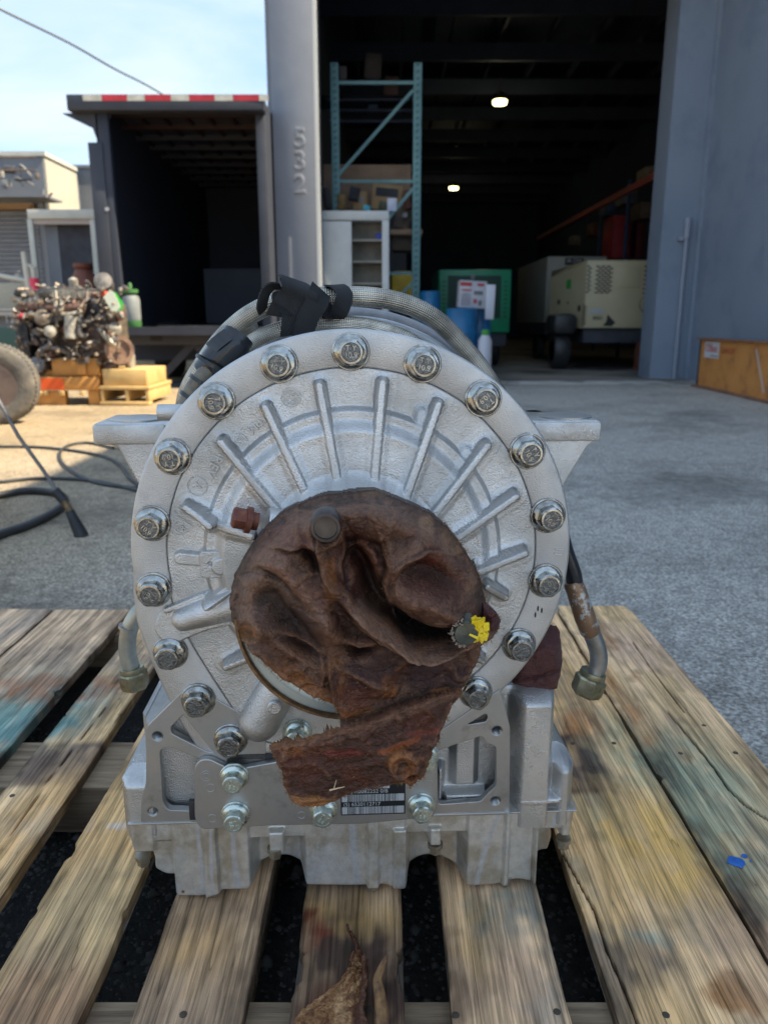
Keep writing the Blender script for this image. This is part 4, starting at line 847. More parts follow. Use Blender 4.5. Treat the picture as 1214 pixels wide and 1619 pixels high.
# drums
BLUE = mk('drum_blue', (.015, .16, .36), (.01, .12, .28), s=4, rough=.35)
def drum(px, top, Y, r, label, m=BLUE, z0=.012, grp='blue drums'):
    zt_ = at(px, top, Y)[2]; x = at(px, top, Y)[0]; t_ = thing('drum', label, 'drum', (x, Y, z0), group=grp); h = zt_ - z0
    prof = [(r * .97, 0), (r, .02)]
    for f in (.33, .66): prof += [(r, h * f - .03), (r * 1.035, h * f), (r, h * f + .03)]
    MB().lathe(prof + [(r, h - .02), (r * 1.02, h - .005), (r * .97, h)], n=32).build('body', m, t_); MB().lathe([(r * .93, 0), (r * .93, .004)], n=28).build('lid', m, t_, loc=(0, 0, h)); return t_
drum(730, 488, 12.2, .24, 'blue plastic drum under the printed carton, left one of the close pair'); drum(757, 490, 12.75, .20, 'narrow blue drum just right of the larger drum under the carton'); drum(680, 461, 13.2, .17, 'blue drum by the foot of the teal rack upright')
cbx = item('printed_carton', 'white printed carton with red stripes resting on the blue drums', 'box', 724, 444, 768, 487, 12.3, .35, mk('carton_white', (.46, .46, .50), (.36, .36, .40), s=14), .05)
RED_ = mk('print_red', (.35, .03, .03)); DG = mk('print_grey', (.12, .12, .13))
zz = A(724, 444, 12.3).z - A(724, 487, 12.3).z; ww = (A(768, 444, 12.3).x - A(724, 444, 12.3).x) / 2
MB().box((-ww * .95, -.178, zz * .80), (-ww * .1, -.176, zz * .94)).box((-ww * .8, -.178, zz * .62), (-ww * .1, -.176, zz * .68)).box((ww * .3, -.178, zz * .82), (ww * .8, -.176, zz * .92)).box((ww * .1, -.178, zz * .18), (ww * .35, -.176, zz * .34)).build('red_print', RED_, cbx)
m_ = MB()
for k in range(7): m_.box((-ww * .8, -.178, zz * (.1 + .065 * k)), (-ww * .12, -.176, zz * (.125 + .065 * k)))
m_.box((ww * .1, -.178, zz * .5), (ww * .75, -.176, zz * .64)).box((ww * .45, -.178, zz * .1), (ww * .7, -.176, zz * .3)); m_.build('grey_print', DG, cbx)
item('white_sheet', 'white paper sheet hanging off the right side of the printed carton', 'paper', 766, 450, 782, 505, 12.28, .02, mk('paper', (.55, .56, .62)), .03)
x, y, z = at(767, 530, 11.9)
bt = thing('spray_bottle', 'white bottle with a green cap beside the blue drums', 'bottle', (x, 11.9, .012)); hb = z - .012
MB().lathe([(.10, 0), (.105, .02), (.105, hb - .08), (.06, hb)], n=24).build('bottle', mk('bottle_white', (.5, .5, .55), rough=.4), bt); MB().lathe([(.06, hb + .002), (.06, hb + .06), (.04, hb + .08)], n=20).build('cap', mk('cap_green', (.06, .30, .04)), bt)
# green compressor
def compressor(name, label, px0, px1, pt, pb, Y, dep, m, grp):
    a_, b_ = A(px0, pb, Y), A(px1, pt, Y); O = Vector(((a_.x + b_.x) / 2, Y, .012)); t_ = thing(name, label, 'compressor', tuple(O), group=grp); hw = (b_.x - a_.x) / 2; z0, z1 = a_.z - .012, b_.z - .012
    MB().box((-hw, 0, z0), (hw, dep, z1), bev=.03).build('body', m, t_); MB().box((-hw + .05, .1, z0 - .28), (hw - .05, dep - .1, z0 - .002), bev=.01).build('chassis', DKM, t_); return t_, hw, z0, z1
GRN = mk('green_enamel', (.01, .26, .12), (.008, .20, .09), s=2, rough=.35)
gc, hw, z0, z1 = compressor('green_compressor', 'bright green enclosed compressor behind the blue drums', 692, 809, 426, 526, 16.0, 2.6, GRN, None)
GR = mk('grille_dark', (.012, .05, .035)); m_ = MB()
for k in range(9): m_.box((hw * .80, -.012, z1 - .25 - k * .085), (hw * .90, -.004, z1 - .225 - k * .085)); m_.box((-hw * .90, -.012, z1 - .25 - k * .085), (-hw * .80, -.004, z1 - .225 - k * .085))
tag(m_.build('louvres', GR, gc), kind='stuff'); MB().box((-hw * .75, -.014, z1 - .95), (hw * .72, -.003, z1 - .12), bev=.003).build('grille', GR, gc)
MB().box((-hw * .12, -.02, z1 - .2), (-hw * .02, -.002, z1 - .1)).build('badge', GRYM, gc)
def wheel(parent, x, y, r, w_, rimm, name='wheel'):
    M = Matrix.Translation((0, 0, 0)) @ Matrix.Rotation(R(-90), 4, 'Y')
    t_ = MB().lathe([(r * .6, -w_ / 2), (r * .93, -w_ / 2), (r, -w_ / 3), (r, w_ / 3), (r * .93, w_ / 2), (r * .6, w_ / 2)], M, 32).build(name, BLK, parent, loc=(x, y, r)); MB().lathe([(r * .58, w_ * .5), (r * .55, w_ * .3), (r * .2, w_ * .25), (r * .18, w_ * .45), (.01, w_ * .46)], M, 28).build('rim', rimm, t_); return t_
RIMW = mk('rim_white', (.55, .57, .60), (.4, .4, .42), s=5)
for sx in (-1, 1): wheel(gc, sx * (hw - .15), 1.2, .33, .2, RIMW)
# tan compressors
TANM = mk('tan_enamel', (.50, .44, .28), (.44, .38, .24), s=1.5, rough=.4, c3=(.34, .30, .20), s3=1.2, lo3=.6, hi3=.75)
Yc = 15.2
tcn, hw, z0, z1 = compressor('tan_compressor', 'nearest tan trailer compressor with black vent grilles, partly hidden by the door jamb', 921, 1100, 411, 519, Yc, 3.2, TANM, 'tan compressors in the warehouse')
BKM = mk('vent_black', (.015, .015, .015)); 
def vent(parent, x0, x1, zt_, zb_, nx, y=-.006):
    m_ = MB(); dz = (zt_ - zb_) / 13
    for j in range(13):
        for i in range(nx):
            w_ = (x1 - x0) / nx; x = x0 + (i + (.5 if j % 2 else 0)) * w_; m_.box((x, y - .004, zt_ - (j + .62) * dz), (x + w_ * .72, y, zt_ - j * dz))
    return tag(m_.build('vent_slots', BKM, parent, smooth=0), kind='stuff')
U = lambda px, py: (A(px, py, Yc).x - tcn.location.x, A(px, py, Yc).z - .012)
vent(tcn, U(940, 450)[0], U(965, 450)[0], U(0, 420)[1], U(0, 465)[1], 3); vent(tcn, U(1016, 450)[0], U(1041, 450)[0], U(0, 420)[1], U(0, 466)[1], 3); vent(tcn, U(926, 450)[0], U(932, 450)[0], U(0, 420)[1], U(0, 464)[1], 1); vent(tcn, U(922, 450)[0], U(928, 450)[0], U(0, 482)[1], U(0, 516)[1], 1)
for p0, p1, m_, nm_ in (((932, 488), (953, 495), WHITEP, 'sticker'), ((1022, 500), (1036, 512), WHITEP, 'sticker')):
    a_, b_ = U(*p0), U(*p1); MB().box((a_[0], -.01, b_[1]), (b_[0], -.003, a_[1])).build(nm_, m_, tcn)
MB().prism([U(960, 497), U(972, 510), U(966, 516), U(952, 515), U(958, 508)], -.008, -.003).build('oil_stain', BKM, tcn)
a_ = U(1000, 424); b_ = U(975, 455); MB().box((b_[0], -.012, b_[1]), (a_[0] + .15, -.004, a_[1]), bev=.003).build('hatch', TANM, tcn)
a_ = U(1024, 481); textobj('lettering', 'IR', .20, BKM, tcn, facing(a_[0], -.01, a_[1]), .003); plate('logo_ring', [circ(a_[0], a_[1], .17), circ(a_[0] - .01, a_[1] + .005, .152)], -.009, -.003, BKM, tcn, bev=.0005)
a_ = U(944, 503); textobj('lettering', '8503', .09, BKM, tcn, facing(a_[0], -.01, a_[1]), .003)
for k, px in enumerate((1007, 1025)): x = U(px, 560)[0]; MB().box((x, .1, 0), (x + .08, .18, z0 - .28)).build('jack_leg', RUST, tcn)
# its nose: tapering end on the left
yN = Yc + 1.5
P0, P1 = Vector(at(870, 440, yN)), Vector(at(868, 512, yN)); o_ = tcn.location
V = [(-hw, .02, z0), (-hw, .02, z1 - .06), (P1.x - o_.x, 1.5, z0), (P0.x - o_.x, 1.5, P0.z + .0), (-hw, 1.8, z0), (-hw, 1.8, z1 - .06)]
mb_ = MB(); vs_ = [mb_.b.verts.new(v) for v in V]
for f in ((0, 2, 3, 1), (2, 4, 5, 3), (1, 3, 5), (0, 4, 2), (0, 1, 5, 4)): mb_.b.faces.new([vs_[i] for i in f])
mb_.build('nose', TANM, tcn, smooth=20)
nd = (Vector(V[2]) - Vector(V[0])); nn = Vector((nd.y, -nd.x, 0)).normalized()
def onnose(f, z, s_): return Vector(V[0]) * (1 - f) + Vector((V[2][0], V[2][1], V[0][2])) * f + nn * -.006 * (1 if nn.y > 0 else -1) + Vector((0, 0, z))
for f, zz_, s_, m_ in ((.45, .95, .2, mk('logo_green', (.03, .30, .06))), (.72, .6, .12, BKM), (.12, .42, .1, BKM), (.45, .55, .05, BKM), (.5, .25, .07, BKM)):
    c = onnose(f, zz_ * .9, s_); MB().bar(c - nd.normalized() * s_ / 2, c + nd.normalized() * s_ / 2, .012, s_ * .9 if m_ != BKM else s_ * 1.1).build('decal', m_, tcn)
xw, yw = A(876, 560, 15.6).x - o_.x, .45
wheel(tcn, xw + .1, yw, .37, .30, RIMW); MB().box((xw - .12, yw - .42, .68), (xw + .34, yw + .42, 1.08), bev=.1).build('fender', BLK, tcn)
t2, hw2, z02, z12 = compressor('tan_compressor', 'farther tan trailer compressor showing behind the left of the nearer one', 860, 960, 405, 510, 18.6, 4, mk('tan_pale', (.36, .34, .28), (.31, .29, .24), s=2, rough=.5), 'tan compressors in the warehouse')
wheel(t2, -hw2 + .2, 1.5, .35, .2, RIMW)
a_ = A(905, 413, 18.6); o2 = t2.location; MB().box((a_.x - o2.x - .18, -.012, a_.z - .1), (a_.x - o2.x + .25, -.004, a_.z + .06)).build('name_panel', BKM, t2); textobj('lettering', 'IR-DM', .13, WHITEP, t2, facing(a_.x - o2.x + .03, -.016, a_.z - .012), .002)
item('red_tarp_load', 'dark red tall load standing behind the tan compressors', 'machine', 966, 340, 1000, 408, 21.5, 1.0, mk('dark_red', (.40, .03, .04), (.25, .02, .025), s=2))
item('red_cylinder', 'dark red narrow load at the right of the tall red one', 'machine', 1003, 352, 1020, 408, 21.5, .6, mk('darker_red', (.10, .01, .015)))
for i, (p0, p1, ya, yb) in enumerate([((1050, 270), (850, 377), 15.5, 34)]):
    a_, b_ = A(*p0, ya), A(*p1, yb); O = (a_ + b_) / 2; o = MB().bar(a_ - O, b_ - O, .08, .14).build('red_rack_beam', mk('rack_red', (.34, .04, .03), (.24, .025, .02), s=1)); o.location = O; tag(o, 'long dark red rack beam running deep into the warehouse on the right', 'beam')
for i, px in enumerate((1030, 985, 945)):
    Y = (17, 21, 26)[i]; zt_ = at(px, (240, 285, 320)[i], Y)[2]; x = at(px, 300, Y)[0]; o = MB().box((-.04, -.04, 0), (.04, .04, zt_), bev=.005).build('rack_post', mk('rack_blue', (.03, .07, .16))); o.location = (x + .15, Y, .012); tag(o, ['nearest dark blue rack post inside on the right', 'middle dark blue rack post inside on the right', 'farthest dark blue rack post inside on the right'][i], 'post', 'blue rack posts')
for i, (c_, px0, py0, px1, py1, Y_) in enumerate([('brown', 1012, 318, 1040, 345, 19), ('grey', 985, 300, 1008, 322, 22), ('dull blue', 958, 322, 978, 340, 24), ('tan', 1022, 262, 1042, 285, 19.5), ('rusty', 935, 352, 950, 372, 28), ('pale', 905, 372, 918, 388, 30)]):
    v = {'brown': (.13, .08, .05), 'grey': (.14, .14, .15), 'dull blue': (.04, .08, .16), 'tan': (.22, .17, .11), 'rusty': (.20, .07, .04), 'pale': (.34, .33, .30)}[c_]
    item('storage_box', '%s box stored on the right hand warehouse racking' % c_, 'box', px0, py0, px1, py1, Y_, .8, mk('box_' + c_.replace(' ', '_'), v, tuple(q_ * .5 for q_ in v), s=4), (i % 3 - 1) * .05, 'boxes on the right racking')
for i, (c_, px0, py0, px1, py1) in enumerate([('black', 515, 296, 524, 331), ('ochre', 534, 306, 546, 331), ('olive', 598, 318, 611, 332), ('rust red', 640, 300, 652, 330), ('silver', 636, 336, 644, 344), ('white', 565, 309, 575, 322)]):
    v = {'black': (.02, .02, .025), 'ochre': (.30, .18, .05), 'olive': (.10, .10, .05), 'rust red': (.16, .05, .03), 'silver': (.5, .5, .52), 'white': (.55, .56, .6)}[c_]
    item('shop_part', 'small %s part among the clutter above the white cabinet' % c_, 'machine part', px0, py0, px1, py1, 13.7 + .1 * i, .15, mk('part_' + c_.replace(' ', '_'), v, tuple(q_ * .5 for q_ in v), s=14), (i % 3 - 1) * .15, 'clutter above the cabinet', .02)
# orange beam by the right wall
ORG = mk('orange_paint', (.60, .26, .07), (.52, .21, .05), s=3, rough=.5, c3=(.30, .13, .06), s3=3.0, lo3=.52, hi3=.68, bump=.3, bs=14, bd=.006)
p0 = Vector(gz(1101, 611)); p1 = Vector(gz(1214, 637)); dr = (p1 - p0).normalized(); p1 = p0 + dr * 5.2; zt_ = at(1103, 534, p0.y)[2]
ob = thing('orange_beam', 'long orange steel beam with rusty flanges lying along the grey wall', 'beam', tuple(p0), math.atan2(dr.y, dr.x))
MB().box((0, .0, .03), (5.2, .03, zt_ - .025)).build('web', ORG, ob); RUSTO = mk('rusty_flange', (.30, .14, .08), (.14, .08, .06), s=7, rough=.8)
MB().box((-.05, -.06, zt_ - .023), (5.2, .18, zt_), bev=.004).build('flange', RUSTO, ob); MB().box((-.05, -.07, .003), (5.2, .18, .028), bev=.004).build('flange', RUSTO, ob)
MB().box((.0, -.02, .032), (.02, -.002, zt_ - .03)).build('end_plate', DKM, ob)
sl = MB().box((.18, -.006, zt_ - .27), (.72, -.002, zt_ - .05)).build('sticker', mk('sticker_white', (.6, .6, .6), (.5, .5, .5), s=10), ob); textobj('lettering', 'OShea', .16, mk('sticker_red', (.5, .05, .03)), sl, facing(.45, -.009, zt_ - .14), .001); MB().box((.42, -.009, zt_ - .245), (.70, -.0065, zt_ - .235)).build('print_line', BKM, sl)
textobj('lettering', 'DANGER', .11, mk('faded_red', (.42, .09, .04)), ob, facing(1.03, -.004, zt_ - .16), .001)
m_ = MB(); m_.bar((1.9, -.004, zt_ - .1), (2.25, -.004, .1), .003, .05); m_.build('scratch', mk('scratch_pale', (.55, .38, .30)), ob)

# ------------------------------------------------------------------ box truck body on the left
TRK = mk('truck_dark', (.036, .042, .062), (.028, .033, .05), s=1.2, rough=.65); TRF = mk('truck_frame', (.042, .047, .062), (.03, .033, .045), s=3, rough=.55)
YT = 11.5; xa = A(150, 300, YT).x; xb = A(427, 400, YT).x; zd = A(300, 517, YT).z; zr = A(300, 186, YT).z; zr2 = A(300, 152, YT).z
tk = thing('box_truck', 'open dark box truck body with red and white tape on its roof edge', 'truck', ((xa + xb) / 2, YT, 0)); O = tk.location
def tb(name, a_, b_, m, bev=0, par=tk): return MB().box(tuple(Vector(a_) - O), tuple(Vector(b_) - O), bev=bev).build(name, m, par)
DP = 6.5
xh = A(117, 170, YT).x
hd = tb('roof_edge', (xh, YT - .25, A(117, 182, YT).z), (xb + .02, YT - .02, A(117, 157, YT).z), TRF, .015)
tb('roof', (xa, YT, zr2 - .12), (xb, YT + DP, zr2 - .06), TRF)
z0_, z1_ = A(0, 167, YT).z, A(0, 158, YT).z
WT = mk('tape_white', (.62, .60, .52), (.45, .42, .36), s=9); RT = mk('tape_red', (.55, .03, .05), (.40, .02, .03), s=9)
segs = [(132, 162), (162, 202), (202, 230), (230, 271), (271, 300), (300, 340), (340, 369), (369, 410), (410, 425)]
for i, (u, v) in enumerate(segs):
    x0_, x1_ = A(u, 160, YT - .25).x, A(v, 160, YT - .25).x; f = (u - 117) / 310.
    tb('reflective_tape', (x0_, YT - .256, z0_ - .005), (x1_ - .004, YT - .2505, z1_ + .0), WT if i % 2 == 0 else RT)
REDB = mk('red_oxide', (.035, .014, .013), (.022, .01, .01), s=3, rough=.6)
for k in range(9): tb('roof_bow', (xa + .05, YT + .25 + k * .7, zr2 - .2), (xb - .02, YT + .33 + k * .7, zr2 - .122), REDB if k < 2 else TRK)
for k in range(7): x = xa + .2 + k * (xb - xa - .3) / 6.5; tb('roof_rib', (x, YT + .02, zr2 - .16), (x + .05, YT + DP - .1, zr2 - .121), REDB)
V = [A(130, 185, YT), A(163, 200, YT), A(165, 232, YT), A(147, 185, YT)]
tb('side_wall', (xa + .1, YT + .02, zd), (xa + .15, YT + DP, zr2 - .13), TRK); tb('side_wall', (xb - .06, YT, zd), (xb, YT + DP, zr2 - .13), TRK)
tb('front_wall', (xa, YT + DP, zd - .1), (xb, YT + DP + .06, zr2 - .06), TRK)
tb('rear_post', (xa - .0, YT - .12, .55), (xa + .20, YT + .0, A(0, 228, YT).z), TRF, .01); tb('rear_post', (xa + .12, YT - .10, .55), (xa + .30, YT + .02, zr2 - .13), TRK, .01)
tb('rear_post', (xb - .13, YT - .06, .55), (xb, YT + .02, zr2 - .13), TRF, .01)
m_ = MB().prism([(xa - .32 - O.x, A(0, 182, YT).z), (xa + .15 - O.x, A(0, 182, YT).z), (xa + .15 - O.x, A(0, 232, YT).z), (xa + .08 - O.x, A(0, 205, YT).z)], -.10, -.03); m_.build('corner_bracket', TRF, tk)
tb('floor', (xa, YT, zd - .12), (xb, YT + DP, zd), mk('truck_floor', (.06, .05, .04), (.03, .03, .03), s=3))
o = tb('floor_plate', (A(240, 510, YT).x, YT + .3, zd + .002), (A(395, 510, YT).x, YT + 2.0, zd + .02), mk('worn_plate', (.22, .18, .14), (.12, .10, .08), s=4)); 
m_ = tb('kick_panel', (A(248, 430, YT).x, YT + 3, zd + .05), (A(395, 430, YT).x, YT + 3.06, A(0, 425, YT + 3).z), TRK)
tb('bumper', (A(178, 500, YT).x - .05, YT - .16, A(0, 545, YT).z), (xb, YT - .02, A(0, 519, YT).z), TRF, .015)
tb('bumper_slot', (A(243, 533, YT).x, YT - .165, A(0, 539, YT).z), (A(262, 533, YT).x, YT - .1605, A(0, 528, YT).z), BKM)
tb('chassis', (xa + .2, YT + .6, .35), (xb - .1, YT + DP, zd - .13), TRK)
for u, v in (((250, 603), (305, 545)), ((312, 545), (352, 603)), ((395, 548), (395, 606))):
    a_, b_ = A(*u, YT) - O, A(*v, YT) - O; MB().bar(a_, b_, .07, .11).build('strut', TRF, tk)
tb('skid', (A(235, 600, YT).x, YT - .2, .0), (A(400, 600, YT).x, YT + .1, .06), TRK)
for s_ in (.35, 1.9): w_ = wheel(tk, xa - O.x + .35 + s_ * 0, s_ * 1.9 + 1.4, .48, .35, DKM)
MB().lathe([(.028, 0), (.028, .02)], Matrix.Translation(A(170, 331, YT - .12) - O) @ MX, 12).build('latch', WHITEP, tk)
# gas cylinder on the truck deck
x, y, z = at(205, 522, 11.25); gcz = thing('gas_cylinder', 'small grey gas cylinder with green collar and foot on the truck tail', 'cylinder', (x, 11.42, zd)); GG = mk('cyl_grey', (.26, .28, .28), (.2, .22, .22), s=8); GV = mk('cyl_green', (.06, .20, .05), (.04, .14, .04), s=8)
MB().lathe([(.12, .09), (.125, .1), (.125, .38), (.11, .43), (.05, .46)], n=24).build('body', GG, gcz); MB().lathe([(.12, 0), (.127, .01), (.127, .088), (.12, .089)], n=24).build('foot_ring', GV, gcz); MB().lathe([(.07, .455), (.11, .48), (.11, .53), (.1, .53)], n=20).build('collar', GV, gcz); MB().lathe([(.03, .46), (.03, .6), (.02, .62)], n=12).build('valve', GV, gcz)
MB().box((xa - O.x + .0, -.5, zd - .11), (xb - O.x, -.17, zd)).build('tail_lift', TRF, tk)

# ------------------------------------------------------------------ buildings on the far left
GB = mk('left_building_grey', (.20, .215, .24), (.16, .175, .20), s=1, rough=.7); CRM = mk('cream_wall', (.50, .47, .38), (.44, .41, .34), s=1.5, rough=.7); SHT = mk('shutter_metal', (.22, .23, .25), (.17, .175, .19), s=3, rough=.5)
BRN = mk('brown_lintel', (.20, .12, .06)); WHP = mk('white_paint', (.58, .57, .50), (.5, .49, .43), s=4, rough=.5)
YB = 20.
lbd = thing('left_building', 'grey workshop with a roller shutter and a cream side wall, beyond the engine', 'building', (A(0, 300, YB).x, YB, 0)); LO = Vector(lbd.location)
def lbx(name, a_, b_, m, par=lbd, O_=LO, bev=0): return MB().box(tuple(Vector(a_) - O_), tuple(Vector(b_) - O_), bev=bev).build(name, m, par)
xe = A(72, 260, YB).x; zt_ = A(72, 247, YB).z; xs = A(62, 350, YB).x; zs = A(0, 322, YB).z
lbx('front_wall', (xs, YB, 0), (xe - .06, YB + .3, zt_), GB); lbx('front_wall', (-22, YB, zs), (xs - .002, YB + .3, zt_), GB); lbx('side_wall', (xe - .055, YB + .005, 0), (xe, YB + 1.95, zt_ + .01), CRM); lbx('body', (-22, YB + .302, 0), (xe - .06, YB + 12, zt_ - .01), GB)
lbx('coping', (-22, YB - .06, zt_ + .002), (xe + .04, YB + 1.95, zt_ + .1), WHP); lbx('lintel', (-22, YB - .03, zs - .16), (xs - .05, YB - .002, zs), BRN)
for k in range(24):
    z = zs - .17 - .105 * (k + 1)
    if z < 0: break
    lbx('shutter_slat', (-22, YB + .02, z), (xs - .02, YB + .07, z + .097), SHT, bev=.012)
lbx('corner_pipe', (xe - .15, YB - .1, 0), (xe - .07, YB - .02, A(0, 300, YB).z), GB)
nb = thing('rear_building', 'plain grey building wall showing between the cream wall and the truck', 'building', (A(135, 300, 22.2).x, 22.2, 0)); NO = Vector(nb.location)
lbx('wall', (A(118, 265, 22.2).x - .2, 22.2, 0), (A(118, 265, 22.2).x + 9, 30, A(135, 266, 22.2).z), GB, nb, NO); lbx('coping', (A(118, 265, 22.2).x - .2, 22.15, A(135, 266, 22.2).z + .002), (A(118, 265, 22.2).x + 9, 30, A(135, 263, 22.2).z + .03), GB, nb, NO)
# scrap hoard on a ledge above the shutter
YS = 19.3
zl_ = A(0, 311, YS).z; sc = thing('scrap_ledge', 'ledge over the roller shutter piled with greasy engine scrap', 'scrap', (A(30, 300, YS).x, YS, zl_)); SO = Vector(sc.location)
MB().box((-4, -.3, -.05), (.75, .65, 0)).build('ledge', GB, sc)
rs = random.Random(11); SCM = [mk('scrap_%s' % c, v, tuple(q * .5 for q in v), s=12, rough=.5, metal=.3) for c, v in (('grey', (.32, .31, .30)), ('brown', (.22, .16, .12)), ('pale', (.55, .52, .46)), ('dark', (.08, .08, .09)))]
for k in range(46):
    x = rs.uniform(-3.6, .6); h = rs.uniform(0, .55) * (1 if x > -1 else .6); m_ = MB(); c = Vector((x, rs.uniform(-.2, .25), h)); kind = k % 4; r = rs.uniform(.04, .12)
    dv_ = Vector((rs.uniform(-1, 1), rs.uniform(-.6, .3), rs.uniform(-.6, .8))).normalized()
    if kind == 0: m_.cyl(c + Vector((0, 0, r)), c + Vector((0, 0, r)) + dv_ * rs.uniform(.1, .3), r, 12)
    elif kind == 1: m_.lathe([(r * .5, -.03), (r, -.03), (r, .03), (r * .5, .03)], Matrix.Translation(c + Vector((0, 0, r))) @ dv_.to_track_quat('Z', 'Y').to_matrix().to_4x4(), 16, cap=False)
    elif kind == 2: m_.tube(spl([c + Vector((0, 0, .03)), c + dv_ * .2 + Vector((0, 0, .1)), c + Vector((.25, 0, .05))], 5), .025, 8)
    else: m_.box(tuple(c), tuple(c + Vector((r * 2, r, r * 1.5))), rz=rs.uniform(0, 3), bev=.01)
    m_.build('scrap_part', SCM[rs.randrange(4)], sc)
for z0s, r in ((.83, .02), (.55, .02)): MB().tube([(-4, -.2, z0s - .05), (-1, -.25, z0s - .02), (.55, -.2, z0s)], r, 8).build('rail', SCM[1], sc)
# white canopy frame
YK = 15.5
cn = thing('canopy', 'white flat canopy on thin posts between the workshop and the truck', 'canopy', (A(100, 340, YK).x, YK, 0)); KO = Vector(cn.location)
z1_ = A(0, 331, YK).z; z0_ = A(0, 346, YK).z; x0_, x1_ = A(43, 335, YK).x, A(155, 335, YK).x
MB().box((x0_ - KO.x, 0, z0_), (x1_ - KO.x, 1.6, z1_), bev=.01).build('roof', WHP, cn); MB().box((x0_ - KO.x + .05, .05, z0_ - .09), (x1_ - KO.x, .12, z0_ - .002)).build('beam', mk('canopy_beam', (.45, .38, .34)), cn)
for px in (52, 150): x = A(px, 400, YK).x - KO.x; MB().box((x - .05, .02, 0), (x + .05, .12, z0_ - .0), bev=.006).build('post', WHP, cn)
MB().box((A(88, 400, YK).x - KO.x, .25, 0), (x1_ - KO.x, .4, z0_ - .01)).build('back_panel', DKM, cn); MB().box((A(66, 400, YK).x - KO.x, .25, 0), (A(87, 400, YK).x - KO.x, .35, z0_ - .01)).build('side_panel', GB, cn)  # dark panel stands in for the shaded opening under the canopy
# white railings
YQ = 13.
rl = thing('railing', 'white pipe railing with a pink tape wrapped around one post', 'railing', (A(40, 440, YQ).x, YQ, 0)); RO_ = Vector(rl.location)
def rp(a_, b_, Y=YQ, r=.035, name='rail'): MB().cyl(A(*a_, Y) - RO_, A(*b_, Y) - RO_, r, 10).build(name, WHP, rl)
p = A(38, 398, YQ) - RO_; MB().cyl((p.x + .06, 0, 0), p, .045, 10).build('post', WHP, rl); rp((-60, 424), (42, 444)); rp((40, 419), (52, 421), r=.025)
p = A(56, 452, YQ) - RO_; MB().cyl((p.x, 0, p.z - .12), (p.x, 0, p.z + .12), .07, 10).build('tape', mk('pink_tape', (.75, .05, .12)), rl); MB().cyl((p.x + .0, 0, 0), (p.x, 0, p.z + .3), .045, 10).build('post', WHP, rl)
# chain fence / screen and green container
fn_ = item('fence_screen', 'beige mesh fence screen behind the railing at the far left', 'fence', -60, 447, 50, 487, 13.4, .04, mk('mesh_screen', (.50, .47, .38), (.36, .35, .30), s=60, rough=.8)); 
gcn = item('green_container', 'dark green container marked 12 at the far left', 'container', -80, 487, 34, 572, 12.6, 1.2, mk('container_green', (.05, .11, .08), (.04, .09, .07), s=3)); gcn.location.z = 0
textobj('lettering', '12', .17, WHITEP, gcn, facing(A(16, 505, 12.6).x - gcn.location.x, -.61, A(16, 505, 12.6).z), .002)
rf = thing('rusty_funnel', 'rusty brown hopper standing behind the engine in the dark opening', 'hopper', (A(134, 440, 14).x, 14, 0)); hz = A(134, 417, 14).z
MB().lathe([(.30, hz - .42), (.14, hz - .1), (.17, hz - .06), (.17, hz)], n=16).build('hopper', RUST, rf); MB().lathe([(.2, 0), (.2, hz - .45), (.3, hz - .43)], n=12).build('stand', RUST, rf)
# overhead wire
wr = MB().tube(spl([A(-60, -20, 15), A(0, 14, 15), A(110, 68, 16.5), A(180, 108, 18), A(262, 152, 21), A(400, 240, 28)], 8), .022, 6).build('overhead_wire', mk('wire', (.10, .11, .09))); tag(wr, 'thin overhead cable sagging across the sky', 'cable')

# ------------------------------------------------------------------ tyre, engine on pallets
YW = 7.15
c = A(-6, 607, YW); rr = c.z; tw = thing('truck_wheel', 'worn dusty truck wheel with rusty rim at the left edge', 'wheel', (c.x, YW, 0), R(12))
MT = Matrix.Translation((0, 0, rr)) @ MX
TY = mk('dusty_tyre', (.17, .15, .12), (.08, .075, .07), s=9, rough=.85, bump=.6, bs=30, bd=.01)
MB().lathe([(rr * .60, -.12), (rr * .72, -.135), (rr * .9, -.13), (rr * .97, -.11), (rr * 1.0, -.08), (rr * 1.0, .08), (rr * .97, .11), (rr * .9, .13), (rr * .72, .135), (rr * .60, .12)], MT, 64, cap=False).build('tyre', TY, tw)
MB().lathe([(rr * .6, .12), (rr * .57, .11), (rr * .56, .06), (rr * .50, .05), (rr * .49, .0), (rr * .2, -.02), (rr * .19, .03), (rr * .1, .05)], MT, 40).build('rim', mk('dusty_rim', (.12, .085, .07), (.07, .05, .045), s=8, rough=.7), tw)
for k in range(6):
    a_ = k * math.pi / 3; MB().cyl((rr * .3 * math.cos(a_), .02, rr + rr * .3 * math.sin(a_)), (rr * .3 * math.cos(a_), -.03, rr + rr * .3 * math.sin(a_)), .016, 6).build('lug_nut', STEEL, tw)
m_ = MB()
for k in range(56):
    a_ = 2 * math.pi * k / 56; M = Matrix.Translation((0, 0, rr)) @ Matrix.Rotation(-a_, 4, 'Y') @ Matrix.Translation((0, 0, rr * 1.0)); m_.box((-.012, -.095, 0), (.012, .095, .012), mat=M @ Matrix.Rotation(.3, 4, 'Z') )
tag(m_.build('tread_blocks', TY, tw), kind='stuff')
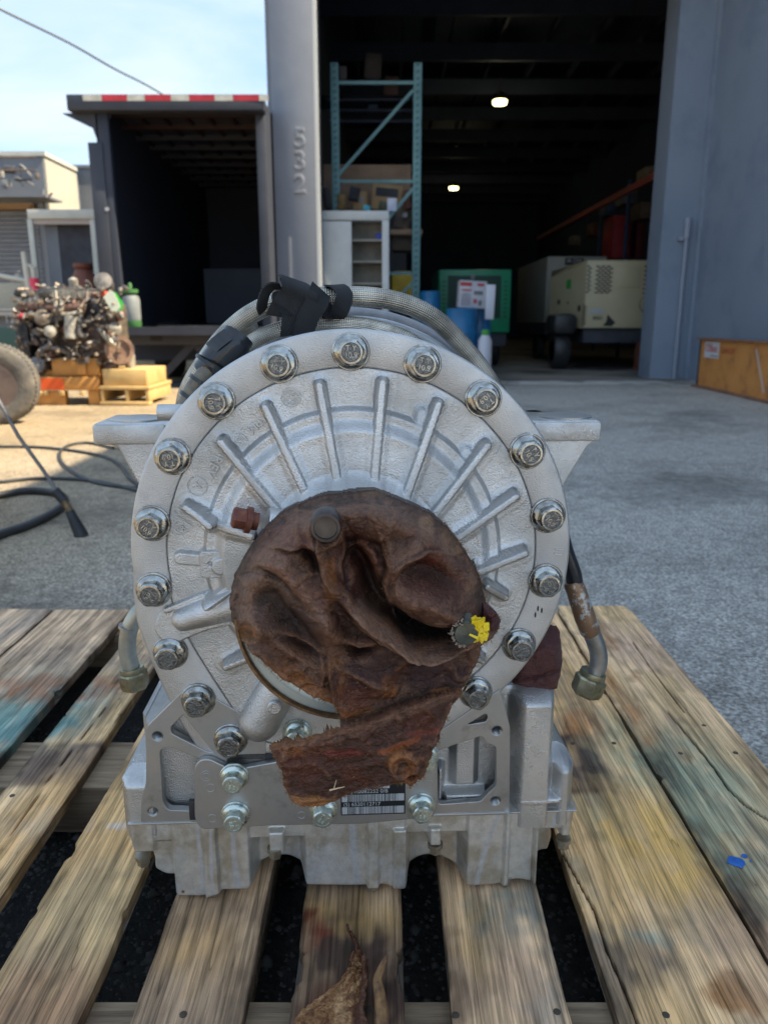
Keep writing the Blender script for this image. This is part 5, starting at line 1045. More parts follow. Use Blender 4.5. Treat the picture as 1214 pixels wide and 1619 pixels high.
# pallet stack under the engine
YE = 8.75
OW = mk('orange_timber', (.55, .26, .06), (.42, .19, .05), s=5, rough=.75, bump=.4, bs=30, bd=.004); YW2 = mk('yellow_timber', (.62, .42, .17), (.50, .32, .12), s=5, rough=.75, bump=.4, bs=30, bd=.004); ORS = mk('orange_spray', (.75, .10, .01), rough=.6)
ep = thing('engine_pallet', 'orange yellow timber pallet and blocks carrying the old diesel engine', 'pallet', (A(150, 640, YE).x, YE, 0)); EO = Vector(ep.location)
def eb(name, p0, p1, y0, y1, m, bev=.006, par=ep):
    a_, b_ = A(*p0, YE), A(*p1, YE); return MB().box((a_.x - EO.x, y0, max(b_.z, .003)), (b_.x - EO.x, y1, a_.z), bev=bev).build(name, m, par)
eb('timber', (40, 596), (158, 617), 0, .1, OW); eb('timber', (40, 619), (104, 641), .02, .12, OW); eb('timber', (138, 617.5), (158, 640), .02, .12, OW); eb('timber', (40, 596), (158, 617), .7, .8, OW)
eb('spray_mark', (54, 598), (102, 616), -.004, -.0005, ORS, 0)
for px in (64, 74, 99, 131): eb('nail_plug', (px - 4, 618), (px + 4, 625), -.03, .0, YW2, .003)
eb('block', (78, 567), (155, 594), .05, .5, OW); eb('cleat', (120, 576), (136, 593), .02, .048, OW); eb('block', (162, 584), (233, 609), .0, .8, YW2)
eb('deck_board', (160, 610), (238, 616), -.04, .9, YW2)
for a_ in (160, 199, 231): eb('stringer', (a_, 616.5), (a_ + 7, 634), -.03, .88, YW2)
eb('bottom_board', (160, 634.5), (238, 640), -.04, .10, YW2); eb('deck_board', (40, 586), (160, 595), .1, .9, OW)
# engine
EG = [mk('engine_%s' % n_, v, tuple(q_ * .4 for q_ in v), s=18, rough=.5, metal=mt, bump=.5, bs=40, bd=.006) for n_, v, mt in (('black', (.05, .045, .045), .2), ('brown', (.15, .10, .075), .3), ('grey', (.24, .22, .20), .4), ('pale', (.50, .46, .38), .3), ('rust', (.22, .12, .09), .2), ('dirty', (.26, .21, .16), .4))]
en = thing('engine', 'greasy used diesel engine with many pipes and a green tag, standing on the orange pallet', 'engine', (A(110, 580, YE).x, YE + .35, A(0, 584, YE).z)); NO_ = Vector(en.location)
def E(px, py, dy=0.): p = A(px, py, YE + .05); return Vector((p.x - NO_.x, dy, p.z - NO_.z))
def ebx(name, p0, p1, y0, y1, m, bev=.015): a_, b_ = E(*p0), E(*p1); return MB().box((a_.x, y0, b_.z), (b_.x, y1, a_.z), bev=bev).build(name, m, en)
ebx('block', (50, 500), (176, 570), -.18, .25, EG[1]); ebx('oil_pan', (60, 560), (160, 584), -.15, .2, EG[4], .04); ebx('cylinder_head', (45, 478), (172, 503), -.2, .22, EG[0]); ebx('valve_cover', (50, 460), (165, 480), -.12, .18, EG[0], .03); ebx('timing_cover', (168, 480), (184, 560), -.2, .2, EG[5], .02); ebx('flywheel_housing', (18, 500), (50, 580), -.28, .28, EG[0], .05)
MB().tube(spl([E(20, 492, -.2), E(45, 485, -.27), E(90, 488, -.27), E(125, 486, -.27), E(128, 492, -.25)], 6), .045, 12).build('exhaust_manifold', EG[4], en)
for px in (60, 78, 96, 112, 128): MB().tube(spl([E(px, 470, -.12), E(px + 3, 478, -.26), E(px + 1, 488, -.27)], 5), .022, 10).build('manifold_branch', EG[4], en)
tb_ = lambda name, p, r, m, d=(0, -1, 0), L_=.12, n=24: MB().lathe([(r * .45, -L_ / 2), (r, -L_ / 2 + .01), (r, L_ / 2 - .01), (r * .6, L_ / 2), (r * .3, L_ / 2 + .01)], Matrix.Translation(p) @ Vector(d).to_track_quat('Z', 'Y').to_matrix().to_4x4(), n).build(name, m, en)
tb_('turbocharger', E(70, 503, -.33), .085, EG[5], (.4, -1, .2), .14); tb_('turbo_outlet', E(84, 525, -.34), .065, EG[3], (.2, -1, .1), .16); tb_('oil_filter', E(115, 518, -.33), .075, EG[3], (.05, .1, 1), .26); tb_('alternator', E(60, 580, -.25), .095, EG[2], (0, -1, .3), .18)
def ring(name, p, r1, r2, w_, m, d=(.5, -1, 0)): return MB().lathe([(r2, -w_ / 2), (r1, -w_ / 2), (r1, w_ / 2), (r2, w_ / 2)], Matrix.Translation(p) @ Vector(d).to_track_quat('Z', 'Y').to_matrix().to_4x4(), 32, cap=False).build(name, m, en)
pm = mk('pulley_tan', (.34, .22, .15), (.2, .12, .08), s=12, metal=.3, rough=.5)
MB().lathe([(.10, -.05), (.16, -.05), (.16, -.02), (.145, -.01), (.145, .01), (.16, .02), (.16, .05), (.115, .05), (.105, .02), (.03, .02), (.03, .06), (.01, .06)], Matrix.Translation(E(184, 554, -.2)) @ Vector((.45, -1, .05)).to_track_quat('Z', 'Y').to_matrix().to_4x4(), 36).build('crank_pulley', pm, en)
tb_('water_pump', E(178, 520, -.22), .07, EG[3], (.5, -1, .1), .1); tb_('fan_hub', E(186, 500, -.22), .05, EG[4], (.6, -1, .1), .12); tb_('front_mount', E(195, 575, -.05), .06, EG[3], (0, 0, 1), .2)
MB().tube(spl([E(62, 590, -.2), E(62, 560, -.3), E(75, 550, -.32), E(95, 552, -.3), E(108, 560, -.25)], 6), .03, 10).build('bracket_arm', EG[2], en)
MB().tube(spl([E(95, 470, -.25), E(100, 490, -.34), E(103, 497, -.35), E(118, 496, -.35), E(130, 492, -.3)], 6), .022, 10).build('water_pipe', EG[3], en); MB().tube(spl([E(128, 498, -.3), E(130, 520, -.36), E(132, 530, -.36), E(140, 532, -.34)], 5), .028, 10).build('water_pipe', EG[2], en)
MB().tube(spl([E(155, 520, -.25), E(162, 522, -.33), E(176, 540, -.33), E(182, 545, -.3)], 5), .03, 10).build('water_pipe', EG[3], en); MB().tube(spl([E(150, 575, -.15), E(168, 582, -.2), E(180, 578, -.2)], 5), .05, 10).build('lower_pipe', EG[1], en)
rs = random.Random(3)
for k in range(15): px = rs.uniform(40, 170); MB().tube(spl([E(px, rs.uniform(448, 475), -.15), E(px + rs.uniform(-8, 14), rs.uniform(470, 500), -.3), E(px + rs.uniform(-16, 20), rs.uniform(500, 535), -.28)], 5), rs.uniform(.006, .014), 7).build('fuel_line', EG[rs.choice((0, 2, 1, 3))], en)
for k in range(5): MB().tube(spl([E(30 + k * 6, 462 + k * 2, -.1), E(80, 455 + k * 3, -.2), E(150, 458 + k * 4, -.15)], 5), .010, 7).build('injector_rail', EG[rs.choice((2, 3))], en)
m_ = MB(); m2 = MB()
for k in range(230):
    px, py = rs.uniform(22, 192), rs.uniform(450, 575)
    if py > 545 and px < 60: continue
    p = E(px, py, rs.uniform(-.38, -.2) if py > 470 else rs.uniform(-.2, .1)); d = Vector((rs.uniform(-1, 1), -rs.uniform(.2, 1), rs.uniform(-.8, .8))).normalized(); r = rs.uniform(.008, .026); (m_ if k % 2 else m2).cyl(p, p + d * rs.uniform(.03, .11), r, 8)
tag(m_.build('grey_fittings', EG[2], en), kind='stuff'); tag(m2.build('dark_fittings', EG[5], en), kind='stuff')
for k in range(30):
    px, py = rs.uniform(25, 175), rs.uniform(452, 565); p = E(px, py, rs.uniform(-.34, -.2)); w_ = rs.uniform(.03, .09); h = rs.uniform(.02, .08); M = Matrix.Translation(p) @ Matrix.Rotation(rs.uniform(-.8, .8), 4, 'Y') @ Matrix.Rotation(rs.uniform(-.5, .5), 4, 'Z')
    MB().box((0, 0, 0), (w_, .06, h), mat=M, bev=.006).build('casting', EG[rs.choice((0, 1, 2, 4, 5, 5))], en)
def card(name, P, m, y): return MB().prism([(E(*p).x, E(*p).z) for p in P], y, y + .006).build(name, m, en)
card('tag', [(170, 470), (180, 459), (186, 463), (197, 486), (190, 493), (182, 491)], mk('tag_white', (.78, .80, .62), rough=.5), -.42); card('tag', [(182, 461), (188, 463), (200, 480), (199, 489), (190, 494), (186, 480)], mk('tag_green', (.06, .62, .06), rough=.5), -.405)
tb_('cap', E(163, 464, -.25), .036, mk('cap_red', (.65, .05, .02)), (0, -.5, 1), .05); tb_('red_clip', E(33, 499, -.3), .03, mk('clip_red', (.6, .03, .06)), (1, 0, -.3), .09); tb_('pale_tube', E(48, 499, -.32), .026, EG[3], (1, 0, .05), .13)
tb_('rocker_lump', E(150, 447, .0), .10, EG[2], (.2, -1, .4), .2); tb_('breather', E(100, 446, .0), .05, EG[3], (0, -.2, 1), .12)
# ------------------------------------------------------------------ wand, hoses and cables on the ground at the left
HOSE = mk('black_hose', (.03, .032, .034), (.045, .045, .045), s=8, rough=.5)
dk = thing('waste_drum', 'dark drum just outside the left edge that the lance leans on', 'drum', (-2.3, 3.6, 0)); MB().lathe([(.28, 0), (.29, .02), (.29, .83), (.3, .84), (.28, .86)], n=32).build('body', DKM, dk)
Yw = 3.25
wa = thing('spray_lance', 'thin grey spray lance with black nozzle leaning at the left edge', 'lance', gz(128, 850))
WB = Vector(wa.location); Bp = lambda px, py, Y=Yw: A(px, py, Y) - WB
MB().tube([Bp(91, 778), Bp(70, 745), Bp(30, 690), Bp(-5, 627), Bp(-60, 545)], .0085, 12).build('tube', mk('lance_grey', (.22, .22, .22), (.16, .15, .15), s=20, metal=.5, rough=.5), wa)
MB().cyl(Bp(87, 775), Bp(102, 792), .021, 16).build('collar', BLK, wa); MB().cyl(Bp(100, 791), Bp(112, 808), .015, 14).build('brass_joint', mk('brass_joint', (.30, .20, .10), (.15, .1, .06), s=60, metal=.6, rough=.4), wa)
MB().cyl(Bp(110, 807), Bp(130, 848), .019, 18, .031).build('nozzle', BLK, wa)
def ground_tube(name, label, P, r, m, cat='hose', dz=0): 
    pts = [Vector(gz(px, py, r)) + Vector((0, 0, dz * (i % 2))) for i, (px, py) in enumerate(P)]; o = MB().tube(spl(pts, 8), r, 10).build(name, m); return tag(o, label, cat)
ground_tube('thick_hose', 'thick black rubber hose doubling back under the spray lance', [(-60, 872), (0, 845), (40, 832), (80, 813), (101, 797), (100, 785), (80, 778), (40, 776), (0, 783), (-60, 792)], .020, HOSE)
ground_tube('cable', 'thin dark cable looping over the asphalt left of the gearbox', [(-60, 704), (0, 706), (60, 707), (120, 713), (165, 722), (190, 735), (205, 755), (222, 770), (190, 769), (150, 762), (120, 749), (100, 733), (95, 716), (110, 704), (140, 700), (180, 708)], .011, HOSE, 'cable')
ground_tube('cable', 'nearly straight dark cable crossing the ground below the cable loop', [(-60, 765), (0, 762), (50, 757), (110, 757), (160, 762), (230, 778)], .011, HOSE, 'cable')
# ------------------------------------------------------------------ brown wrapping over the output flange
def r_(x, y, yl=-.14): return T(360 + x / 2.759, 740 + y / 2.759, yl)
YR0 = -.135
wrap = thing('leather_wrapping', 'torn oily dark brown leather wrapping draped over the gearbox output flange', 'wrapping', toworld((HC[0], -.13, HC[2] - .1)), TA)
WL = Vector((HC[0], -.13, HC[2] - .1))
def rp_(P): return [r_(*p, YR0) for p in P]
a = r_(0, 1462, YR0); b = r_(1214, 60, YR0); X, Z = grid(a[0] - .002, b[0] + .002, a[1] - .002, b[1], .00105)
OUTM = [(330, 135), (420, 98), (560, 82), (640, 80), (680, 92), (760, 125), (880, 180), (960, 250), (1020, 330), (1085, 440), (1105, 500), (1120, 575), (1130, 605), (1165, 620), (1188, 660), (1180, 690), (1150, 735), (1105, 760), (1085, 840), (1015, 960), (950, 1060), (895, 1170), (850, 1290), (790, 1345), (760, 1320), (640, 1345), (560, 1372), (500, 1398), (420, 1436), (330, 1440), (280, 1415), (250, 1350), (245, 1300), (215, 1240), (185, 1178), (260, 1150), (350, 1130), (420, 1105), (485, 1078), (478, 1015), (415, 985), (350, 955), (280, 912), (220, 868), (172, 840), (135, 800), (100, 780), (75, 740), (45, 700), (20, 640), (12, 560), (30, 460), (90, 350), (170, 240), (250, 170)]
sd = polysd(X, Z, rp_(OUTM)); rag_edge = (fbm(X, Z, 160, 70, 4) - .5) * .0045; tight = S(Z - r_(0, 720, YR0)[1], -.01, .03); sd = sd + rag_edge * (1 - .6 * tight)
c0 = r_(565, 605, YR0); rr_ = np.hypot(X - c0[0], Z - c0[1]); ang_ = np.arctan2(Z - c0[1], X - c0[0])
H = np.full(X.shape, .0)
rimd = np.clip(-sd, 0, .1); wrapm = S(ang_, -.25, .05) + (1 - S(ang_, -3.0, -2.7)) * (ang_ < 0)
wrapm = np.clip(np.where(ang_ > 0, 1, np.where(ang_ < -2.3, S(-ang_, 2.75, 3.0), S(ang_, -.3, .0))), 0, 1)
Hrim = -wrapm * .052 * (1 - S(rimd, 0, .030)) ** 1.6; H += Hrim
wq = fbm(X, Z, 14, 55, 3); rid_ = 1 - np.abs(2 * fbm(X + .06 * wq, Z * .8, 17, 56, 3) - 1); H += (S(rid_, .80, 1.) - .2) * .0030; rid2 = 1 - np.abs(2 * fbm(X * .7 + .04 * wq, Z * 1.3, 42, 57, 2) - 1); H -= S(rid2, .86, 1.) * .0013; H += (fbm(X, Z, 11, 50, 3) - .5) * .020 + (fbm(X, Z, 38, 51, 3) - .5) * .006 + (fbm(X, Z, 130, 52, 3) - .5) * .0016
def ridge(P, amp, w, l=0):
    global H; amp = amp * 1.45; w = w * .80
    d, s_, f = pline(X, Z, rp_(P)); e = np.sin(np.clip(f, .02, .98) * np.pi) ** .4; H = H + amp * e * np.exp(-(d / w) ** 2)
def lipf(P, amp, w, side=1, sharp=.0012):
    global H; amp = amp * 1.7
    d, s_, f = pline(X, Z, rp_(P)); sdist = d * s_ * side; e = np.sin(np.clip(f, .02, .98) * np.pi) ** .5; wob = (fbm(X, Z, 120, 60, 3) - .5) * .002
    H = H + amp * e * S(sdist + wob, -sharp, sharp) * np.exp(-np.maximum(sdist, 0) / w)
ridge([(120, 330), (260, 400), (400, 560), (470, 740)], .020, .020); ridge([(100, 560), (200, 560), (330, 700), (400, 780)], -.016, .018); ridge([(90, 620), (200, 690), (330, 780), (430, 840)], .010, .010)
ridge([(390, 260), (395, 400), (440, 470), (560, 560), (650, 660)], .014, .012); ridge([(340, 330), (385, 380), (395, 420)], -.018, .007)
ridge([(540, 330), (600, 430), (640, 540), (720, 640)], -.030, .013); ridge([(560, 300), (650, 330), (680, 420), (690, 500), (740, 590)], -.010, .008)
ridge([(690, 400), (760, 350), (850, 310)], .016, .012); ridge([(700, 470), (850, 540), (1000, 640)], .020, .024); ridge([(790, 380), (900, 450), (1040, 520)], -.010, .016)
ridge([(600, 180), (750, 210), (900, 300)], .010, .03); ridge([(720, 600), (770, 660), (850, 700), (1000, 725)], -.030, .011)
ridge([(520, 530), (640, 640), (780, 740), (860, 772), (960, 765), (1030, 755)], .017, .0060)
lipf([(520, 490), (560, 540), (700, 640), (780, 720), (870, 735), (1000, 735)], .014, .012, -1)
lipf([(1030, 770), (900, 805), (830, 805), (760, 765), (640, 700), (500, 600)], .010, .02, -1)
lipf([(660, 300), (690, 400), (670, 480), (700, 580), (745, 690)], .010, .02, 1)
ridge([(520, 740), (560, 775), (630, 760)], -.014, .007); ridge([(500, 700), (570, 730), (650, 720)], .008, .008)
ridge([(200, 700), (320, 760), (420, 830)], -.008, .006)
lipf([(250, 150), (400, 170), (560, 130), (700, 140)], .0045, .03, -1); lipf([(180, 310), (300, 330), (390, 320)], .006, .03, 1)
lipf([(172, 840), (280, 912), (415, 985), (478, 1015)], .004, .02, 1)
lipf([(440, 810), (450, 900), (480, 1075)], .005, .02, 1, .0008)
FL = [(185, 1178), (350, 1128), (490, 1075), (600, 1055), (740, 1000), (860, 965), (980, 935), (1020, 960)]
lipf(FL, .011, .20, -1, .0010)
fl_d, fl_s, _ = pline(X, Z, rp_(FL)); flap = (Z < r_(0, 900, YR0)[1]) & (fl_s < 0)
lipf([(395, 250), (390, 330), (400, 400), (450, 480), (500, 500)], .007, .02, 1)
lipf([(500, 250), (520, 330), (500, 400), (510, 480)], -.006, .012, 1)
lipf([(670, 410), (760, 350), (850, 320), (960, 350)], .006, .02, -1)
ridge([(60, 480), (150, 420), (260, 470), (330, 560)], -.008, .008); ridge([(230, 700), (330, 760), (420, 800)], -.007, .004); ridge([(860, 540), (960, 600), (1050, 640)], .006, .006); ridge([(1000, 330), (1040, 420), (1060, 500)], .006, .008)
ridge([(440, 810), (450, 900), (475, 1000)], .004, .003); ridge([(500, 840), (620, 900), (700, 930)], .004, .006); ridge([(430, 560), (450, 640), (500, 700)], .008, .008)
strk = (fbm(X * .9 + Z * .35, Z * 9 - X * 2.6, 26, 80, 4) - .5); H += np.where(flap, strk * .0022, 0)
H -= .006 * (1 - S(rimd, 0, .006)) ** 2
for px, py, rad_ in ((425, 250, .016), (1030, 700, .013), (105, 680, .013), (760, 1240, .014)):
    p = r_(px, py, YR0); dd = np.hypot(X - p[0], Z - p[1]); H += .004 * np.exp(-((dd - rad_) / .004) ** 2) - .003 * np.exp(-(dd / (rad_ * .7)) ** 2)
p = r_(795, 1300, YR0); H -= .012 * np.exp(-(np.hypot(X - p[0], Z - p[1]) / .006) ** 2)
# leather colour: oil-soaked, raw and scuffed areas, with fold light and shade painted in
n1 = fbm(X, Z, 24, 90, 5); n2 = fbm(X, Z, 90, 91, 4); n3 = fbm(X, Z, 300, 92, 3)
C = np.ones(X.shape + (3,)) * np.array((.098, .054, .036))
C = lerpc(C, (.165, .105, .075), S(n1, .45, .65) * .6)
def blob(px, py, sx, sy, c, k, nz=.6, rot=0):
    global C
    q = r_(px, py, YR0); ux = (X - q[0]) * math.cos(rot) + (Z - q[1]) * math.sin(rot); uz = -(X - q[0]) * math.sin(rot) + (Z - q[1]) * math.cos(rot)
    d = np.hypot(ux / (sx * .00031), uz / (sy * .00031)) + (n2 - .5) * nz * 1.6 + (n1 - .5) * nz; C = lerpc(C, c, (1 - S(d, .5, 1.1)) * k)
UMB = (.055, .026, .018); MAR = (.095, .028, .016); ORN = (.26, .11, .03); TANC = (.28, .18, .10); GRYB = (.13, .10, .085); RUS = (.17, .06, .022)
blob(560, 430, 110, 170, (.05, .016, .012), .8); blob(620, 400, 60, 80, (.10, .035, .02), .7); blob(250, 270, 120, 60, (.11, .045, .035), .7); blob(880, 440, 220, 120, (.085, .035, .025), .8); blob(870, 380, 60, 40, (.14, .03, .02), .6)
blob(180, 480, 130, 160, GRYB, .5); blob(330, 480, 190, 50, (.17, .09, .065), .7, rot=-.7); blob(260, 600, 150, 120, (.10, .075, .068), .6)
blob(250, 850, 140, 60, UMB, .8); blob(300, 920, 160, 50, ORN, .75, rot=-.45); blob(390, 970, 100, 26, (.45, .24, .08), .6, rot=-.4); blob(470, 870, 60, 80, (.36, .17, .05), .85, .4); blob(330, 900, 200, 60, ORN, .5, rot=-.5); blob(620, 980, 200, 40, (.12, .035, .015), .6, rot=.15); blob(150, 330, 120, 60, (.15, .08, .055), .6); blob(500, 960, 60, 90, RUS, .7); blob(570, 930, 110, 80, MAR, .8); blob(640, 860, 260, 90, (.042, .022, .024), .8); blob(700, 940, 40, 60, ORN, .5); blob(760, 870, 30, 60, (.14, .06, .02), .5); blob(560, 1040, 120, 22, ORN, .6, rot=.15)
blob(900, 900, 160, 80, (.04, .018, .02), .8); blob(950, 950, 60, 12, (.55, .25, .08), .7, .8)
blob(450, 450, 26, 90, ORN, .6); blob(720, 120, 120, 40, (.17, .11, .085), .7, rot=-.3); blob(860, 220, 30, 40, TANC, .8, .9); blob(640, 90, 60, 14, TANC, .7, .9); blob(960, 300, 26, 60, TANC, .6, .9, rot=.5); blob(1060, 470, 24, 70, TANC, .45, .9)
blob(60, 720, 22, 60, TANC, .8, .4); blob(105, 680, 36, 36, (.42, .22, .08), .8, .7); blob(105, 680, 18, 18, (.12, .05, .03), .8, .4)
Cf = C.copy(); base_f = np.ones(X.shape + (3,)) * np.array((.066, .032, .022)); base_f = lerpc(base_f, (.095, .030, .018), S(n1, .45, .6) * .7); C = np.where(flap[..., None], base_f, C)
blob(300, 1170, 110, 40, (.30, .12, .03), .55, 1.2); blob(350, 1410, 130, 40, (.38, .20, .07), .85, .6); blob(760, 1215, 60, 60, (.36, .17, .06), .75, .9); blob(755, 1240, 26, 30, (.16, .09, .06), .9, .3); blob(790, 1290, 30, 50, (.30, .12, .04), .6, .8); blob(490, 1180, 90, 18, (.15, .03, .025), .8); blob(750, 1140, 90, 14, (.32, .10, .03), .6, 1.2, rot=.3); blob(840, 1100, 60, 14, (.22, .05, .03), .5, 1.)
dS, sS, fS = pline(X, Z, rp_([(560, 560), (700, 690), (830, 775), (930, 770), (1020, 755)])); C = lerpc(C, (.27, .20, .165), (1 - S(dS, .004, .010)) * .9)  # lit edge of the fold painted lighter
dS, sS, fS = pline(X, Z, rp_([(740, 620), (790, 680), (900, 725), (990, 735)])); C = lerpc(C, (.02, .016, .02), (1 - S(dS, .005, .012)) * .85)  # shade of the deep pocket painted dark
edge = 1 - S(rimd, .0005, .0045); lowm = (Z < r_(0, 1130, YR0)[1]) | ((X < r_(500, 0, YR0)[0]) & (Z < r_(0, 760, YR0)[1])); C = lerpc(C, (.28, .14, .05), edge * np.where(lowm, .75, .15) * S(n2, .3, .6))
spk = S(n3, .66, .8); C = lerpc(C, (.30, .19, .11), spk * .22 * S(n1, .4, .6))
def blur(a_, k_):
    for ax in (0, 1):
        c_ = np.cumsum(np.pad(a_, [(k_ + 1, k_) if i == ax else (0, 0) for i in (0, 1)], mode='edge'), axis=ax); a_ = (np.take(c_, range(2 * k_ + 1, c_.shape[ax]), ax) - np.take(c_, range(0, c_.shape[ax] - 2 * k_ - 1), ax)) / (2 * k_ + 1)
    return a_
hc = H - blur(blur(H, 9), 9); C = lerpc(C, (.21, .135, .10), S(hc, .0006, .0042) * .42 * (.4 + n1)); C = C * (1 - .45 * S(-hc, .0008, .0045)[..., None])      # light on crests and shade in creases, painted into the colour
hf_ = H - blur(H, 3); C = lerpc(C, (.22, .12, .065), S(hf_, .0002, .0011) * .35); C = C * (1 - .35 * S(-hf_, .0002, .0012)[..., None])  # same painted light and shade on the finer folds
C = np.clip(C, .004, 1)
_c, _s = math.cos(TA), math.sin(TA); _o = np.array([0, 0, CAMH]) - TO; CL = (_c * _o[0] + _s * _o[1], -_s * _o[0] + _c * _o[1], _o[2])   # eye in the gearbox frame
fl_ = 1 + np.maximum(-Hrim, 0) / (YR0 - CL[1]) * 1.0; fl_ = 1 + (fl_ - 1) * (wrapm > 0)                                         # the drum flares a little towards its back
Xw = CL[0] + (X - CL[0]) * fl_; Zw = CL[2] + (Z - CL[2]) * fl_
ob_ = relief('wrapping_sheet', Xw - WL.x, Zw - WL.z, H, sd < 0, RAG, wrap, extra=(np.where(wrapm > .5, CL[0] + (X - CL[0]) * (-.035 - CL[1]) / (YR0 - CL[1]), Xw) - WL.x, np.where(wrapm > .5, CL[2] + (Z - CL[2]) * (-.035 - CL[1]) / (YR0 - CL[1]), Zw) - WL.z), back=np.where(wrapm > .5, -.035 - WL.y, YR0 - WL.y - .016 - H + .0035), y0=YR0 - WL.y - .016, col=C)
FIB = mk('leather_fibres', (.34, .19, .08), (.14, .07, .035), s=200, rough=.8); m_ = MB(); gz_, gx_ = np.gradient(sd); cand = np.argwhere((sd > -.0018) & (sd < -.0004) & (np.where(lowm | (X > r_(900, 700, YR0)[0]), 1, 0) > 0)); rs = random.Random(8)
for k in range(520):
    i, j = cand[rs.randrange(len(cand))]; g = Vector((gx_[i, j], 0, gz_[i, j])); g = g.normalized() if g.length > 0 else Vector((0, 0, -1)); p = Vector((Xw[i, j] - WL.x, YR0 - WL.y - .016 - H[i, j] - rs.uniform(0, .001), Zw[i, j] - WL.z)); d = (g + Vector((rs.uniform(-.9, .9), rs.uniform(-.7, .3), rs.uniform(-.9, .9)))).normalized() * rs.uniform(.0015, .0055)
    m_.cyl(p, p + d, .00035, 3, .0001)
cand = np.argwhere((sd < -.004) & (n3 > .66) & (n1 > .5))
for k in range(500):
    i, j = cand[rs.randrange(len(cand))]; p = Vector((Xw[i, j] - WL.x, YR0 - WL.y - .016 - H[i, j], Zw[i, j] - WL.z)); m_.cyl(p, p + Vector((rs.uniform(-1, 1), rs.uniform(-.8, -.1), rs.uniform(-1, 1))).normalized() * rs.uniform(.001, .0028), .0004, 3, .0001)
tag(m_.build('frayed_edge_fibres', FIB, wrap, smooth=0), kind='stuff')
# turned rim of the wrapping round the flange
pts = []
for k in range(60):
    a_ = R(180 + k * 1.6); pts.append((FC[0] + .1248 * math.cos(a_) - WL.x, -.100 - WL.y, FC[2] + .1248 * math.sin(a_) - WL.z))
RIMC = mk('raw_leather_edge', (.30, .16, .06), (.12, .06, .03), s=90, rough=.8, bump=.6, bs=300, bd=.001)
MB().ribbon(pts, [(0, .022, 0)] * len(pts), .003).build('rim_band', RIMC, wrap)
def wl(px, py, yl): x, z = r_(px, py, yl); return (x - WL.x, yl - WL.y, z - WL.z)
BR = mk('dark_stud', (.10, .09, .085), (.06, .05, .05), s=60, metal=.7, rough=.35)
x, y, z = wl(428, 252, -.168); o = MB().lathe([(.0155, -.02), (.0155, .006), (.0145, .0085), (.0118, .0088), (.0112, .0062), (.0004, .0058)], Matrix.Translation((x, y, z)) @ MX, n=32).build('stud_head', BR, wrap)
x, y, z = wl(1036, 712, -.172); MB().lathe([(.0135, -.03), (.0135, .004), (.012, .0075), (.0004, .008)], Matrix.Translation((x, y, z)) @ MX, n=28).build('bolt_end', mk('bolt_end_grey', (.16, .17, .15), (.08, .08, .06), s=70, metal=.8, rough=.25), wrap)
FR = mk('pale_fluff', (.45, .38, .32), (.25, .17, .12), s=200, rough=.9); rs = random.Random(4); m_ = MB()
for k in range(60):
    a_ = rs.uniform(1.6, 4.9); r1 = rs.uniform(.0115, .0150); p = Vector((x - .001 + r1 * math.cos(a_), y - rs.uniform(-.004, .006), z + r1 * math.sin(a_))); q_ = p + Vector((rs.uniform(-.003, .003), -rs.uniform(0, .003), rs.uniform(-.003, .003))); m_.bar(p, q_, rs.uniform(.0006, .0022), .0010)
tag(m_.build('frayed_fibres', FR, wrap), kind='stuff')
m_ = MB()
PY_ = [(1062, 668), (1085, 655), (1112, 662), (1132, 690), (1136, 722), (1108, 768), (1096, 752), (1088, 730), (1070, 738), (1078, 705)]
for k in range(34):
    px = rs.uniform(1068, 1128); py = rs.uniform(662, 745)
    x1, y1, z1 = wl(px, py, -.176 + rs.uniform(-.003, .003)); s_ = rs.uniform(.002, .0052); M = Matrix.Translation((x1, y1, z1)) @ Matrix.Rotation(rs.uniform(0, 3), 4, 'Y') @ Matrix.Rotation(rs.uniform(-.6, .6), 4, 'X'); m_.box((0, 0, 0), (s_ * 2, .0014, s_ * 1.4), mat=M)
tag(m_.build('yellow_paint_flakes', YEL, wrap), kind='stuff')
base_ = [(wl(px, py, -.174)) for px, py in PY_]; MB().prism([(p[0], p[2]) for p in base_], base_[0][1], base_[0][1] + .004).build('yellow_paint', YEL, wrap)
# straw fibres sticking out
m_ = MB(); p = Vector(wl(445, 1405, -.163)); q_ = Vector(wl(510, 1390, -.166)); m_.cyl(p, q_, .0011, 6, .0004); m_.cyl(Vector(wl(463, 1400, -.163)), Vector(wl(474, 1360, -.165)), .0007, 5, .0003); m_.cyl(Vector(wl(770, 555, -.172)), Vector(wl(781, 530, -.174)), .0012, 5, .0003)
tag(m_.build('loose_fibres', mk('straw', (.62, .45, .28), rough=.7), wrap), kind='stuff')
# brown lobe right of the rim, and the rest of the wrapping behind the case
def lump(name, P, yl, th, m, parent, O_, seed=1, st=.0016, amp=.012, c1=(.075, .028, .028)):
    P = [T(*p, yl) for p in P]; xs = [p[0] for p in P]; zs = [p[1] for p in P]; X, Z = grid(min(xs) - .003, max(xs) + .003, min(zs) - .003, max(zs) + .003, st)
    s_ = polysd(X, Z, P) + (fbm(X, Z, 130, seed, 3) - .5) * .003; H = th * S(-s_, 0, .02) ** .6 + (fbm(X, Z, 30, seed + 4, 4) - .5) * amp - amp * .6 * np.exp(-((Z - np.mean(zs) + (X - np.mean(xs)) * -.25) / .003) ** 2)
    C = np.ones(X.shape + (3,)) * np.array(c1) * (.7 + .6 * fbm(X, Z, 60, seed + 9, 4)[..., None])
    return relief(name, X - O_[0], Z - O_[2], H, s_ < 0, m, parent, back=yl - O_[1] + .012, y0=yl - O_[1], col=C)
lump('side_flap', [(762, 950), (768, 958), (782, 964), (790, 978), (786, 995), (775, 1005), (764, 1000)], -.13, .014, RAG, wrap, (WL.x, WL.y, WL.z), 31)
